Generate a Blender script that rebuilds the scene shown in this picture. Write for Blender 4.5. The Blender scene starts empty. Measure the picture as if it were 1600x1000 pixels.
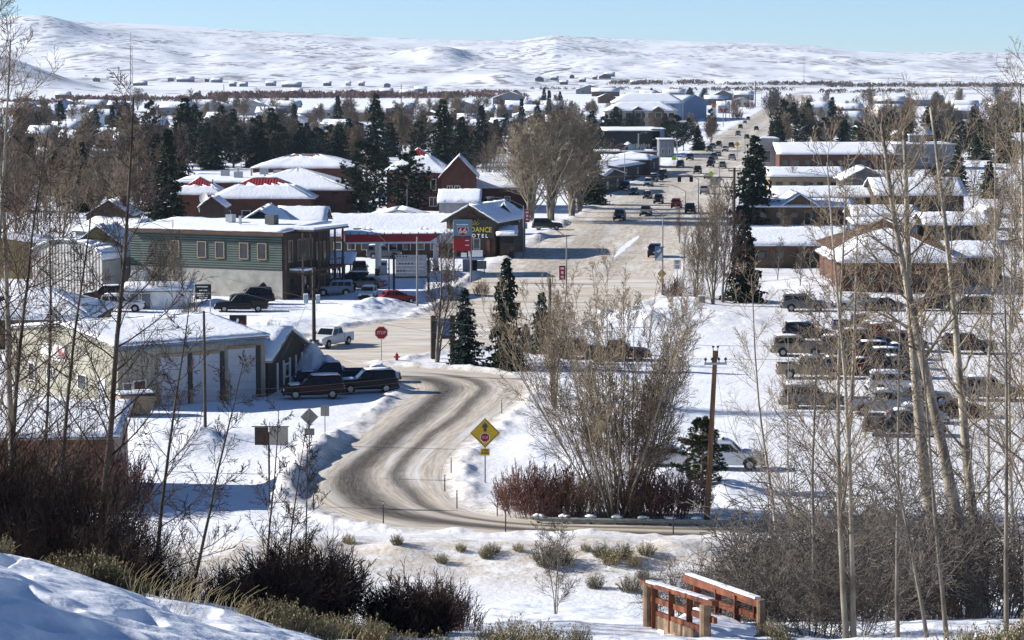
import bpy, math, random
import numpy as np
from mathutils import Vector, Matrix
random.seed(7)
S = bpy.context.scene
COL = S.collection
R = math.radians
# ---------------------------------------------------------------- camera
CZ = 27.0; F = 4000.0; HY = 105.0
PITCH = math.atan((500 - HY) / F)
cam_d = bpy.data.cameras.new("camera"); cam = bpy.data.objects.new("camera", cam_d); COL.objects.link(cam)
cam.location = (0, 0, CZ); cam.rotation_euler = (math.pi / 2 - PITCH, 0, 0)
cam_d.sensor_width = 36; cam_d.lens = 36 * F / 1600; cam_d.clip_start = 0.5; cam_d.clip_end = 40000
S.camera = cam
# ---------------------------------------------------------------- sky, sun, exposure
SUN_EL, SUN_AZ = 25.0, -80.0          # azimuth clockwise from +Y (the view direction): from the left, a little behind the town
wd = bpy.data.worlds.new("World"); S.world = wd; wd.use_nodes = True
nt = wd.node_tree; bg = nt.nodes["Background"]
sky = nt.nodes.new("ShaderNodeTexSky"); sky.sky_type = 'NISHITA'; sky.sun_disc = False
sky.sun_elevation = R(SUN_EL); sky.sun_rotation = R(SUN_AZ); sky.altitude = 900; sky.air_density = 0.60; sky.dust_density = 0.0; sky.ozone_density = 4.2
nt.links.new(sky.outputs[0], bg.inputs[0]); bg.inputs[1].default_value = 0.085
sd = bpy.data.lights.new("sun", 'SUN'); sd.energy = 5.0; sd.angle = R(0.53); sd.color = (1.0, 0.955, 0.89)
sun = bpy.data.objects.new("sun", sd); COL.objects.link(sun)
SV = Vector((math.sin(R(SUN_AZ)) * math.cos(R(SUN_EL)), math.cos(R(SUN_AZ)) * math.cos(R(SUN_EL)), math.sin(R(SUN_EL))))
sun.rotation_euler = (-SV).to_track_quat('-Z', 'Y').to_euler()
S.view_settings.view_transform = 'Standard'; S.view_settings.look = 'None'
S.view_settings.exposure = 0.74; S.view_settings.gamma = 1.0; S.view_settings.use_curve_mapping = False
S.render.engine = 'CYCLES'
S.cycles.max_bounces = 5; S.cycles.diffuse_bounces = 3; S.cycles.glossy_bounces = 2; S.cycles.transmission_bounces = 2
S.cycles.use_denoising = True

# ---------------------------------------------------------------- survey helpers: photo sight line -> place on the ground
FW = Vector((0, math.cos(PITCH), -math.sin(PITCH))); UP = Vector((0, math.sin(PITCH), math.cos(PITCH)))
def ray(px, py):
    return FW + Vector((1, 0, 0)) * ((px - 800) / F) + UP * (-(py - 500) / F)
def G(px, py, z=0.0):
    d = ray(px, py); t = (z - CZ) / d.z
    return Vector((d.x * t, d.y * t, z))
def gz(px, py, zref):
    p = G(px, py, zref); return Vector((p.x, p.y, 0))

# ---------------------------------------------------------------- noise
def _hash(ix, iy, s):
    h = (ix.astype(np.int64) * 374761393 + iy.astype(np.int64) * 668265263 + s * 1442695041) & 0x7fffffff
    h = ((h ^ (h >> 13)) * 1274126177) & 0x7fffffff
    return ((h ^ (h >> 16)) & 0xffff) / 65535.0
def vnoise(x, y, s=0):
    ix = np.floor(x); iy = np.floor(y); fx = x - ix; fy = y - iy
    fx = fx * fx * (3 - 2 * fx); fy = fy * fy * (3 - 2 * fy)
    a = _hash(ix, iy, s); b = _hash(ix + 1, iy, s); c = _hash(ix, iy + 1, s); d = _hash(ix + 1, iy + 1, s)
    return (a * (1 - fx) + b * fx) * (1 - fy) + (c * (1 - fx) + d * fx) * fy - 0.5
def fbm(x, y, o=4, s=0):
    t = 0; a = 1.0
    for i in range(o):
        t = t + a * vnoise(x, y, s + i); x = x * 2.03 + 5.1; y = y * 2.03 + 1.7; a *= 0.5
    return t
def sstep(a, b, x):
    t = np.clip((x - a) / (b - a), 0, 1); return t * t * (3 - 2 * t)

# ---------------------------------------------------------------- materials
MATS = {}
def lin(c):
    return tuple(((v / 255.0) / 12.92 if v / 255.0 <= 0.04045 else ((v / 255.0 + 0.055) / 1.055) ** 2.4) for v in c)
def mat(name, col, rough=0.8, var=0.25, scale=3.0, bump=0.0, bscale=20.0, metallic=0.0, stretch=None, spec=0.3, col2=None):
    if name in MATS: return MATS[name]
    m = bpy.data.materials.new(name); m.use_nodes = True; t = m.node_tree; N = t.nodes; L = t.links
    b = N["Principled BSDF"]; b.inputs["Roughness"].default_value = rough; b.inputs["Metallic"].default_value = metallic
    b.inputs["Specular IOR Level"].default_value = spec
    if var > 0 or bump > 0:
        tc = N.new("ShaderNodeTexCoord"); src = tc.outputs["Object"]
        if stretch:
            mp = N.new("ShaderNodeMapping"); mp.inputs["Scale"].default_value = stretch; L.new(src, mp.inputs[0]); src = mp.outputs[0]
    if var > 0:
        n = N.new("ShaderNodeTexNoise"); n.inputs["Scale"].default_value = scale; n.inputs["Detail"].default_value = 5; L.new(src, n.inputs[0])
        mx = N.new("ShaderNodeMix"); mx.data_type = 'RGBA'
        c2 = col2 or tuple(min(1, c * (1 + var)) for c in col)
        c1 = tuple(c * (1 - var) for c in col) if not col2 else col
        mx.inputs["A"].default_value = (*c1, 1); mx.inputs["B"].default_value = (*c2, 1)
        cr = N.new("ShaderNodeMapRange"); cr.inputs[1].default_value = 0.35; cr.inputs[2].default_value = 0.65
        L.new(n.outputs[0], cr.inputs[0]); L.new(cr.outputs[0], mx.inputs["Factor"]); L.new(mx.outputs["Result"], b.inputs["Base Color"])
    else:
        b.inputs["Base Color"].default_value = (*col, 1)
    if bump > 0:
        n2 = N.new("ShaderNodeTexNoise"); n2.inputs["Scale"].default_value = bscale; n2.inputs["Detail"].default_value = 4; L.new(src, n2.inputs[0])
        bp = N.new("ShaderNodeBump"); bp.inputs["Strength"].default_value = bump; bp.inputs["Distance"].default_value = 0.1
        L.new(n2.outputs[0], bp.inputs["Height"]); L.new(bp.outputs[0], b.inputs["Normal"])
    MATS[name] = m; return m
def ribbed(name, col, pitch=0.3, axis='X', depth=0.6, rough=0.55, var=0.15):
    """metal or timber siding: fine ribs as relief"""
    if name in MATS: return MATS[name]
    m = mat(name, col, rough=rough, var=var, scale=0.8); t = m.node_tree; N = t.nodes; L = t.links; b = N["Principled BSDF"]
    tc = N.new("ShaderNodeTexCoord"); w = N.new("ShaderNodeTexWave"); w.bands_direction = axis; w.inputs["Scale"].default_value = 0.314 / pitch
    w.wave_profile = 'SIN'; L.new(tc.outputs["Object"], w.inputs[0])
    bp = N.new("ShaderNodeBump"); bp.inputs["Strength"].default_value = depth; bp.inputs["Distance"].default_value = 0.08
    L.new(w.outputs["Fac"], bp.inputs["Height"]); L.new(bp.outputs[0], b.inputs["Normal"]); return m
def snow_mat(name, dirt=0.0, sage=False):
    m = bpy.data.materials.new(name); m.use_nodes = True; t = m.node_tree; N = t.nodes; L = t.links; b = N["Principled BSDF"]
    b.inputs["Roughness"].default_value = 0.75; b.inputs["Specular IOR Level"].default_value = 0.2
    g = N.new("ShaderNodeNewGeometry"); pos = g.outputs["Position"]
    def noise(sc, det=5, st=None):
        n = N.new("ShaderNodeTexNoise"); n.inputs["Scale"].default_value = sc; n.inputs["Detail"].default_value = det
        if st:
            mp = N.new("ShaderNodeMapping"); mp.inputs["Scale"].default_value = st; L.new(pos, mp.inputs[0]); L.new(mp.outputs[0], n.inputs[0])
        else: L.new(pos, n.inputs[0])
        return n.outputs[0]
    def rng(x, a, c, lo=0.0, hi=1.0):
        r = N.new("ShaderNodeMapRange"); r.inputs[1].default_value = a; r.inputs[2].default_value = c; r.inputs[3].default_value = lo; r.inputs[4].default_value = hi
        L.new(x, r.inputs[0]); return r.outputs[0]
    def mix(f, a, c):
        x = N.new("ShaderNodeMix"); x.data_type = 'RGBA'
        for k, v in (("A", a), ("B", c)):
            if isinstance(v, tuple): x.inputs[k].default_value = (*v, 1)
            else: L.new(v, x.inputs[k])
        L.new(f, x.inputs["Factor"]); return x.outputs["Result"]
    def mul(a, c):
        x = N.new("ShaderNodeMath"); x.operation = 'MULTIPLY'; L.new(a, x.inputs[0])
        if isinstance(c, float): x.inputs[1].default_value = c
        else: L.new(c, x.inputs[1])
        return x.outputs[0]
    c = mix(rng(noise(0.35), 0.4, 0.65), (0.78, 0.81, 0.87), (0.85, 0.87, 0.90))
    if dirt > 0:
        at = N.new("ShaderNodeAttribute"); at.attribute_name = "dirt"
        f = mul(at.outputs["Fac"], rng(noise(0.9, 7), 0.3, 0.6, 0.25, 1.0)); c = mix(f, c, (0.50, 0.425, 0.33))
        f2 = mul(at.outputs["Fac"], rng(noise(3.5, 6), 0.56, 0.66)); c = mix(mul(f2, 0.7), c, (0.30, 0.24, 0.17))
    if sage:
        big = rng(noise(0.0035, 5, (1, 0.6, 1)), 0.40, 0.56); f1 = mul(rng(noise(0.05, 9, (1, 0.3, 1)), 0.49, 0.60), big)
        c = mix(mul(f1, 0.85), c, (0.15, 0.13, 0.13))
        f2 = rng(noise(0.010, 8, (1, 0.22, 1)), 0.56, 0.66); c = mix(mul(f2, 0.42), c, (0.22, 0.18, 0.17))
    L.new(c, b.inputs["Base Color"])
    h = noise(2.2 if not sage else 0.02, 8); bp = N.new("ShaderNodeBump"); bp.inputs["Strength"].default_value = 0.5; bp.inputs["Distance"].default_value = 0.15 if not sage else 6.0
    L.new(h, bp.inputs["Height"]); L.new(bp.outputs[0], b.inputs["Normal"]); MATS[name] = m; return m
snow_mat("ground_snow", 1.0); snow_mat("hill_snow", 0, True); snow_mat("roof_snow")

# ---------------------------------------------------------------- mesh builder
class MB:
    def __init__(self): self.v = []; self.f = []; self.mi = []
    def face(self, pts, m=0):
        n = len(self.v); self.v.extend([tuple(p) for p in pts]); self.f.append(tuple(range(n, n + len(pts)))); self.mi.append(m)
    def box(self, c, s, rz=0.0, m=0, M=None):
        x, y, z = s[0] / 2, s[1] / 2, s[2] / 2; n = len(self.v); ca, sa = math.cos(rz), math.sin(rz)
        for dz in (-z, z):
            for dx, dy in ((-x, -y), (x, -y), (x, y), (-x, y)):
                p = (c[0] + dx * ca - dy * sa, c[1] + dx * sa + dy * ca, c[2] + dz)
                self.v.append(tuple(M @ Vector(p)) if M else p)
        for q in ((3, 2, 1, 0), (4, 5, 6, 7), (0, 1, 5, 4), (1, 2, 6, 5), (2, 3, 7, 6), (3, 0, 4, 7)):
            self.f.append(tuple(n + k for k in q)); self.mi.append(m)
    def prism(self, poly, vec, m=0):
        """closed extrusion of a planar polygon along vec"""
        n = len(self.v); k = len(poly); vec = Vector(vec)
        self.v.extend([tuple(p) for p in poly]); self.v.extend([tuple(Vector(p) + vec) for p in poly])
        self.f.append(tuple(n + i for i in range(k))[::-1]); self.f.append(tuple(n + k + i for i in range(k))); self.mi += [m, m]
        for i in range(k):
            j = (i + 1) % k; self.f.append((n + i, n + j, n + k + j, n + k + i)); self.mi.append(m)
    def tube(self, pts, rad, n=3, cap=False, m=0):
        s = len(self.v); K = len(pts)
        for i in range(K):
            a = pts[max(0, i - 1)]; b = pts[min(K - 1, i + 1)]
            d = Vector((b[0] - a[0], b[1] - a[1], b[2] - a[2]))
            if d.length < 1e-9: d = Vector((0, 0, 1))
            d.normalize(); u = d.cross(Vector((0.31, 0.95, 0.05)) if abs(d.y) < 0.9 else Vector((1, 0, 0))); u.normalize(); w = d.cross(u)
            p = pts[i]; r = rad[i]
            for k in range(n):
                A = 2 * math.pi * k / n; ca = math.cos(A) * r; sa = math.sin(A) * r
                self.v.append((p[0] + u.x * ca + w.x * sa, p[1] + u.y * ca + w.y * sa, p[2] + u.z * ca + w.z * sa))
        for i in range(K - 1):
            for k in range(n):
                j = (k + 1) % n
                self.f.append((s + i * n + k, s + i * n + j, s + (i + 1) * n + j, s + (i + 1) * n + k)); self.mi.append(m)
        if cap:
            self.f.append(tuple(s + k for k in range(n))[::-1]); self.f.append(tuple(s + (K - 1) * n + k for k in range(n))); self.mi += [m, m]
    def cyl(self, p, r, h, n=10, axis='z', r2=None, m=0):
        d = {'z': (0, 0, h), 'x': (h, 0, 0), 'y': (0, h, 0)}[axis]
        self.tube([p, (p[0] + d[0], p[1] + d[1], p[2] + d[2])], [r, r if r2 is None else r2], n, True, m)
    def mesh(self, name, mats, smooth=False):
        me = bpy.data.meshes.new(name); me.from_pydata(self.v, [], self.f)
        if not isinstance(mats, (list, tuple)): mats = [mats]
        for mm in mats: me.materials.append(mm)
        if len(mats) > 1: me.polygons.foreach_set("material_index", self.mi)
        if smooth: me.polygons.foreach_set("use_smooth", [True] * len(self.f))
        me.update(); return me
    def build(self, name, mats, parent=None, smooth=False, loc=None, kind=None):
        return put(name, self.mesh(name, mats, smooth), parent, loc, kind)
def put(name, me, parent=None, loc=None, kind=None):
    o = bpy.data.objects.new(name, me); COL.objects.link(o)
    if parent: o.parent = parent
    if loc is not None: o.location = loc
    if kind: o["kind"] = kind
    return o
def tag(o, label, cat, group=None):
    o["label"] = label; o["category"] = cat
    if group: o["group"] = group
    return o
def thing(name, label, cat, loc=(0, 0, 0), rz=0.0, group=None):
    o = bpy.data.objects.new(name, None); COL.objects.link(o); o.location = loc; o.rotation_euler = (0, 0, rz); o.empty_display_size = 0.2
    return tag(o, label, cat, group)
def copy_tree(o, parent=None):
    c = o.copy(); COL.objects.link(c); c.parent = parent
    for ch in o.children: copy_tree(ch, c)
    return c
ORD = "first second third fourth fifth sixth seventh eighth ninth tenth eleventh twelfth thirteenth fourteenth fifteenth sixteenth seventeenth eighteenth nineteenth twentieth".split()
TENS = {20: "twenty", 30: "thirty", 40: "forty", 50: "fifty", 60: "sixty", 70: "seventy", 80: "eighty", 90: "ninety"}
def ordw(i):
    i += 1
    if i <= 20: return ORD[i - 1]
    t = i // 10 * 10
    assert i < 100
    return (TENS[t][:-1] + "ieth") if i == t else TENS[t] + "-" + ORD[i - t - 1]
def placew(i, n):
    """place of the i-th of n in a row, counted from its nearer end"""
    return ordw(i) + " from the left" if i < (n + 1) // 2 else ordw(n - 1 - i) + " from the right"
def text_mesh(s, size, m, depth=0.01, bold=False):
    cu = bpy.data.curves.new("lettering", 'FONT'); cu.body = s; cu.size = size; cu.align_x = 'CENTER'; cu.align_y = 'CENTER'; cu.extrude = depth
    cu.resolution_u = 2
    if bold: cu.offset = size * 0.02
    o = bpy.data.objects.new("lettering", cu); COL.objects.link(o); bpy.context.view_layer.update()
    me = bpy.data.meshes.new_from_object(o.evaluated_get(bpy.context.evaluated_depsgraph_get())); bpy.data.objects.remove(o); me.materials.clear(); me.materials.append(m)
    me.name = "lettering"; return me
def lettering(s, size, m, parent, loc, sx=1.0, bold=False):
    """upright text facing local -Y"""
    o = put("lettering", text_mesh(s, size, m, bold=bold), parent, loc); o.rotation_euler = (math.pi / 2, 0, 0); o.scale = (sx, 1, 1); return o

# ---------------------------------------------------------------- terrain
def street_edge(y, k): return 1300 - (y - HY) * k
# the curving lower road: (outer edge, inner edge) sight lines
CURVE = [((1700, 868), (1700, 828)), ((1450, 862), (1450, 824)), ((1250, 852), (1250, 820)), ((1000, 842), (1000, 816)), ((840, 836), (840, 812)), ((720, 829), (745, 800)), ((620, 822), (706, 780)),
         ((545, 808), (692, 755)), ((495, 785), (690, 735)), ((484, 762), (700, 714)), ((500, 735), (722, 690)), ((550, 695), (760, 660)),
         ((600, 652), (792, 635)), ((637, 624), (812, 614)), ((648, 610), (815, 600)), ((640, 600), (785, 587)), ((605, 595), (715, 579)), ((560, 592), (640, 575)), ((500, 586), (580, 571)), ((440, 574), (540, 562))]
def smooth_pairs(P, n):
    out = []
    K = len(P)
    def cr(a, b, c, d, t): return 0.5 * ((2 * b) + (c - a) * t + (2 * a - 5 * b + 4 * c - d) * t * t + (3 * b - a - 3 * c + d) * t ** 3)
    for i in range(K - 1):
        q = [P[max(0, i - 1)], P[i], P[i + 1], P[min(K - 1, i + 2)]]
        for k in range(n):
            out.append(tuple(cr(q[0][e], q[1][e], q[2][e], q[3][e], k / n) for e in (0, 1)))
    out.append(P[-1]); return out
CURVE_W = smooth_pairs([(G(*a), G(*b)) for a, b in CURVE], 8)
INTER = [G(*p) for p in [(430, 552), (475, 528), (570, 509), (650, 498), (700, 478), (740, 440), (758, 430), (1047, 430), (1012, 468), (940, 494), (850, 520), (720, 546), (650, 553), (600, 562), (520, 570), (440, 574)]]
STREET = [(G(street_edge(y, 1.667), y), G(street_edge(y, 0.78), y)) for y in (432, 400, 370, 345, 320, 300, 280, 262, 245, 230, 216, 204, 194, 186, 178, 171, 165, 160, 156, 152, 148)]
def poly_dist(px, py, poly):
    """signed distance (negative inside) to closed polygon, numpy"""
    d = np.full(px.shape, 1e9); inside = np.zeros(px.shape, bool); n = len(poly)
    for i in range(n):
        ax, ay = poly[i][0], poly[i][1]; bx, by = poly[(i + 1) % n][0], poly[(i + 1) % n][1]
        ex, ey = bx - ax, by - ay; t = np.clip(((px - ax) * ex + (py - ay) * ey) / (ex * ex + ey * ey + 1e-9), 0, 1)
        d = np.minimum(d, np.hypot(px - ax - t * ex, py - ay - t * ey))
        c = ((ay > py) != (by > py)) & (px < ex * (py - ay) / (ey if abs(ey) > 1e-9 else 1e-9) + ax); inside ^= c
    return np.where(inside, -d, d)
ROADS = [[a for a, b in CURVE_W] + [b for a, b in CURVE_W][::-1], INTER, [a for a, b in STREET] + [b for a, b in STREET][::-1]]
PILES = [(512, 586, 2.7, 3.2), (475, 590, 1.3, 2.6), (518, 688, 0.6, 1.6), (503, 700, 0.75, 1.6), (488, 712, 0.75, 1.6), (473, 728, 0.75, 1.6), (460, 745, 0.75, 1.6), (450, 762, 0.7, 1.5), (444, 780, 0.6, 1.5), (290, 700, 1.0, 2.6), (235, 690, 1.1, 2.8), (340, 690, 0.6, 2.2), (560, 490, 1.3, 3.2), (590, 483, 1.0, 3),
         (615, 480, 0.7, 2.5), (1000, 505, 1.0, 3.2), (960, 500, .9, 3.2), (1040, 500, .9, 3.6), (1060, 478, 0.8, 4), (900, 545, .8, 3.0), (1000, 610, 1.0, 3.0), (1010, 650, 0.9, 3), (840, 640, 0.45, 2.0), (820, 660, 0.4, 1.8),
         (850, 690, 0.45, 2.0), (830, 705, 0.4, 1.8), (560, 460, 0.9, 2.5), (760, 440, 0.9, 3), (800, 405, 0.7, 3), (330, 478, 0.9, 3), (430, 510, 0.8, 5), (1140, 770, 0.9, 2), (1135, 500, 0.6, 5), (1290, 445, 1.2, 6), (700, 432, 1.0, 4), (745, 455, 1.2, 3), (690, 460, 0.8, 2.5), (820, 372, 0.8, 5), (860, 350, .8, 4), (1100, 470, 0.5, 3)]
PILES = [(G(a, b).x, G(a, b).y, h, r) for a, b, h, r in PILES]
SKYL = [(-400, 40), (0, 40), (110, 34), (250, 40), (400, 48), (560, 57), (700, 63), (815, 63), (868, 55), (905, 58), (1000, 62), (1100, 66), (1200, 68), (1270, 72), (1340, 80), (1420, 82), (1500, 81), (1600, 83), (2000, 80)]
def H(x, y, detail=True):
    """ground height"""
    x = np.asarray(x, float); y = np.asarray(y, float)
    h0 = 25.3 - 0.2 * y
    z = 0.5 * (h0 + np.sqrt(h0 * h0 + 0.8))
    z = z + 0.34 * np.maximum(0, -2.2 - x) * (1 - sstep(40, 72, y)) * (x > -60)
    q = np.clip((-x - 0.215 * y - 4.5) / 14.0, 0, 1); z = z + (3.6 + 4.0 * fbm(y / 7, x / 30, 2, 88)) * q * q * (3 - 2 * q) * (1 - sstep(88, 112, y)) * sstep(6, 20, y)  # unseen rise left of the view, added to shade the near slope
    near = 1 - sstep(100, 132, y)
    z = z + near * (0.55 * fbm(x / 9, y / 9, 3, 3) + 0.17 * fbm(x / 1.3, y / 1.6, 3, 9))
    fp = np.clip(vnoise(x / 0.75, y / 1.1, 31) - 0.12, 0, 1) * (1 - sstep(40, 50, y)) * sstep(-1, -4, x)
    z = z - 0.9 * fp
    tr_ = sstep(-.05, .25, fbm(x / 5, y / 7, 2, 71)) * (1 - sstep(42, 56, y)); z = z - 0.22 * np.clip(vnoise(x / .42, y / .75, 72) - .05, 0, 1) * tr_ + 0.10 * np.clip(vnoise(x / .33, y / .5, 73) - .2, 0, 1) * tr_
    creek = np.exp(-((y - 122 - 6 * vnoise(x / 18, x * 0, 5)) / 4.5) ** 2) * sstep(-34, -12, x); z = z - 1.7 * creek
    bank = np.exp(-((y - 139) / 5.0) ** 2) * sstep(-26, -10, x); z = z + 0.9 * bank * (1 + 0.5 * fbm(x / 3, y / 3, 2, 4))
    town = sstep(110, 140, y) * (1 - sstep(1500, 2500, y))
    z = z + town * 0.12 * fbm(x / 4, y / 6, 3, 17)
    for a, b, hh, r in PILES:
        dd = ((x - a) ** 2 + ((y - b) * 0.55) ** 2) / (r * r); m = dd < 9
        if m.any(): z = z + np.where(m, 0.75 * hh * np.exp(-dd * 1.2) * (1 + 0.5 * fbm(x / 1.6, y / 1.9, 3, 23)), 0)
    rub = sstep(2.0, 5.0, x) * (1 - sstep(9, 13, x)) * sstep(155, 170, y) * (1 - sstep(225, 250, y)); z = z + rub * 0.38 * np.clip(fbm(x / 1.3, y / 2.6, 3, 63) + .12, 0, 1)
    D = np.hypot(x, y); px = 800 + x / np.maximum(y, 1) * 4019
    sk = np.interp(px, [a for a, b in SKYL], [b for a, b in SKYL])
    top = CZ + (HY - sk) * 2.0
    u = np.clip((D - 3300) / 4700, 0, 1); prof = u ** 1.25
    roll = fbm(px / 170, D / 900, 3, 41) * 17 * np.sin(np.pi * np.clip(u, 0, 1)) + fbm(px / 60, D / 420, 2, 51) * 6 * np.sin(np.pi * u)
    z = z + top * prof + roll - np.clip(D - 8000, 0, None) * 0.05
    bu = (px - 38); butte = np.where(bu < 0, np.exp(-(np.abs(bu) / 75) ** 3), np.exp(-(np.abs(bu) / 95) ** 2.4)) * np.exp(-((D - 6300) / 700) ** 2); z = z + 54 * butte
    nh = sstep(190, -30, px + 0.02 * (D - 3000)) * np.exp(-((D - 3250) / 420) ** 2); z = z + 44 * nh
    bu2 = (px - 700); z = z + 20 * np.where(bu2 < 0, np.exp(-(bu2 / 60) ** 2), np.exp(-(bu2 / 30) ** 2)) * np.exp(-((D - 5800) / 400) ** 2)
    bu3 = (px - 790); z = z + 12 * np.exp(-(bu3 / 60) ** 2) * np.exp(-((D - 3900) / 250) ** 2)
    return z
def road_d(x, y):
    d = np.full(x.shape, 1e9)
    for p in ROADS: d = np.minimum(d, poly_dist(x, y, p))
    return d
def build_ground():
    az = np.radians(np.concatenate([np.linspace(-48, -14, 90, endpoint=False), np.linspace(-14, 14, 620, endpoint=False), np.linspace(14, 48, 90)]))
    rr = np.concatenate([np.linspace(2, 30, 40, endpoint=False), np.linspace(30, 52, 190, endpoint=False), np.linspace(52, 118, 110, endpoint=False), np.linspace(118, 330, 420, endpoint=False), np.geomspace(330, 2600, 130, endpoint=False), np.geomspace(2600, 9500, 190)])
    A, RR = np.meshgrid(az, rr); X = RR * np.sin(A); Y = RR * np.cos(A); Z = H(X, Y)
    m = (RR > 110) & (RR < 2600); d = np.full(X.shape, 1e9); XM, YM = X[m], Y[m]; D0 = np.full(XM.shape, 1e9)
    for p in ROADS:
        q = np.array([(a[0], a[1]) for a in p]); nb = (XM > q[:, 0].min() - 14) & (XM < q[:, 0].max() + 14) & (YM > q[:, 1].min() - 14) & (YM < q[:, 1].max() + 14)
        D0[nb] = np.minimum(D0[nb], poly_dist(XM[nb], YM[nb], p[::2] if len(p) > 200 else p))
    d[m] = D0
    onroad = 1 - sstep(0.1, 1.0, d); Z = np.where(m, Z * (1 - onroad) + 0.0 * onroad, Z)
    lump = np.clip(0.55 + 1.3 * fbm(X / 1.5, Y / 2.4, 3, 77), 0.05, 2)
    Z = Z + np.where(m, 0.30 * np.exp(-((d - 1.5) / 0.8) ** 2) * lump, 0)
    dirt = np.where(m, np.exp(-np.clip(d, 0, 50) / 2.2), 0) * (RR < 700)
    dirt = np.maximum(dirt, 0.85 * np.exp(-((Y - 137) / 7.0) ** 2) * sstep(-34, -14, X))
    dirt = np.maximum(dirt, 0.30 * sstep(12, 26, X) * sstep(150, 175, Y) * (1 - sstep(330, 420, Y)))
    nr, na = X.shape
    def sheet(name, i0, i1, mt):
        n = i1 - i0; V = np.stack([X[i0:i1], Y[i0:i1], Z[i0:i1]], -1).reshape(-1, 3)
        idx = np.arange(n * na).reshape(n, na)
        Q = np.stack([idx[:-1, :-1], idx[:-1, 1:], idx[1:, 1:], idx[1:, :-1]], -1).reshape(-1, 4)
        me = bpy.data.meshes.new(name); me.vertices.add(len(V)); me.vertices.foreach_set("co", V.ravel().astype(np.float32))
        me.loops.add(Q.size); me.loops.foreach_set("vertex_index", Q.ravel().astype(np.int32)); me.polygons.add(len(Q))
        me.polygons.foreach_set("loop_start", (np.arange(len(Q)) * 4).astype(np.int32)); me.polygons.foreach_set("use_smooth", np.ones(len(Q), bool))
        me.update(calc_edges=True); a = me.attributes.new("dirt", 'FLOAT', 'POINT'); a.data.foreach_set("value", dirt[i0:i1].ravel().astype(np.float32))
        me.materials.append(MATS[mt]); put(name, me, kind="structure")
    k = int(np.searchsorted(rr, 2600))
    sheet("ground", 0, k + 1, "ground_snow"); sheet("hills", k, nr, "hill_snow")
build_ground()
def gh(x, y): return float(H(np.array([x]), np.array([y]))[0])
def onhill(px, y):
    """a spot on the near slope, seen at column px, y metres out"""
    x = (px - 800) / F * (y * math.cos(PITCH) + 3); return Vector((x, y, gh(x, y)))

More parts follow.
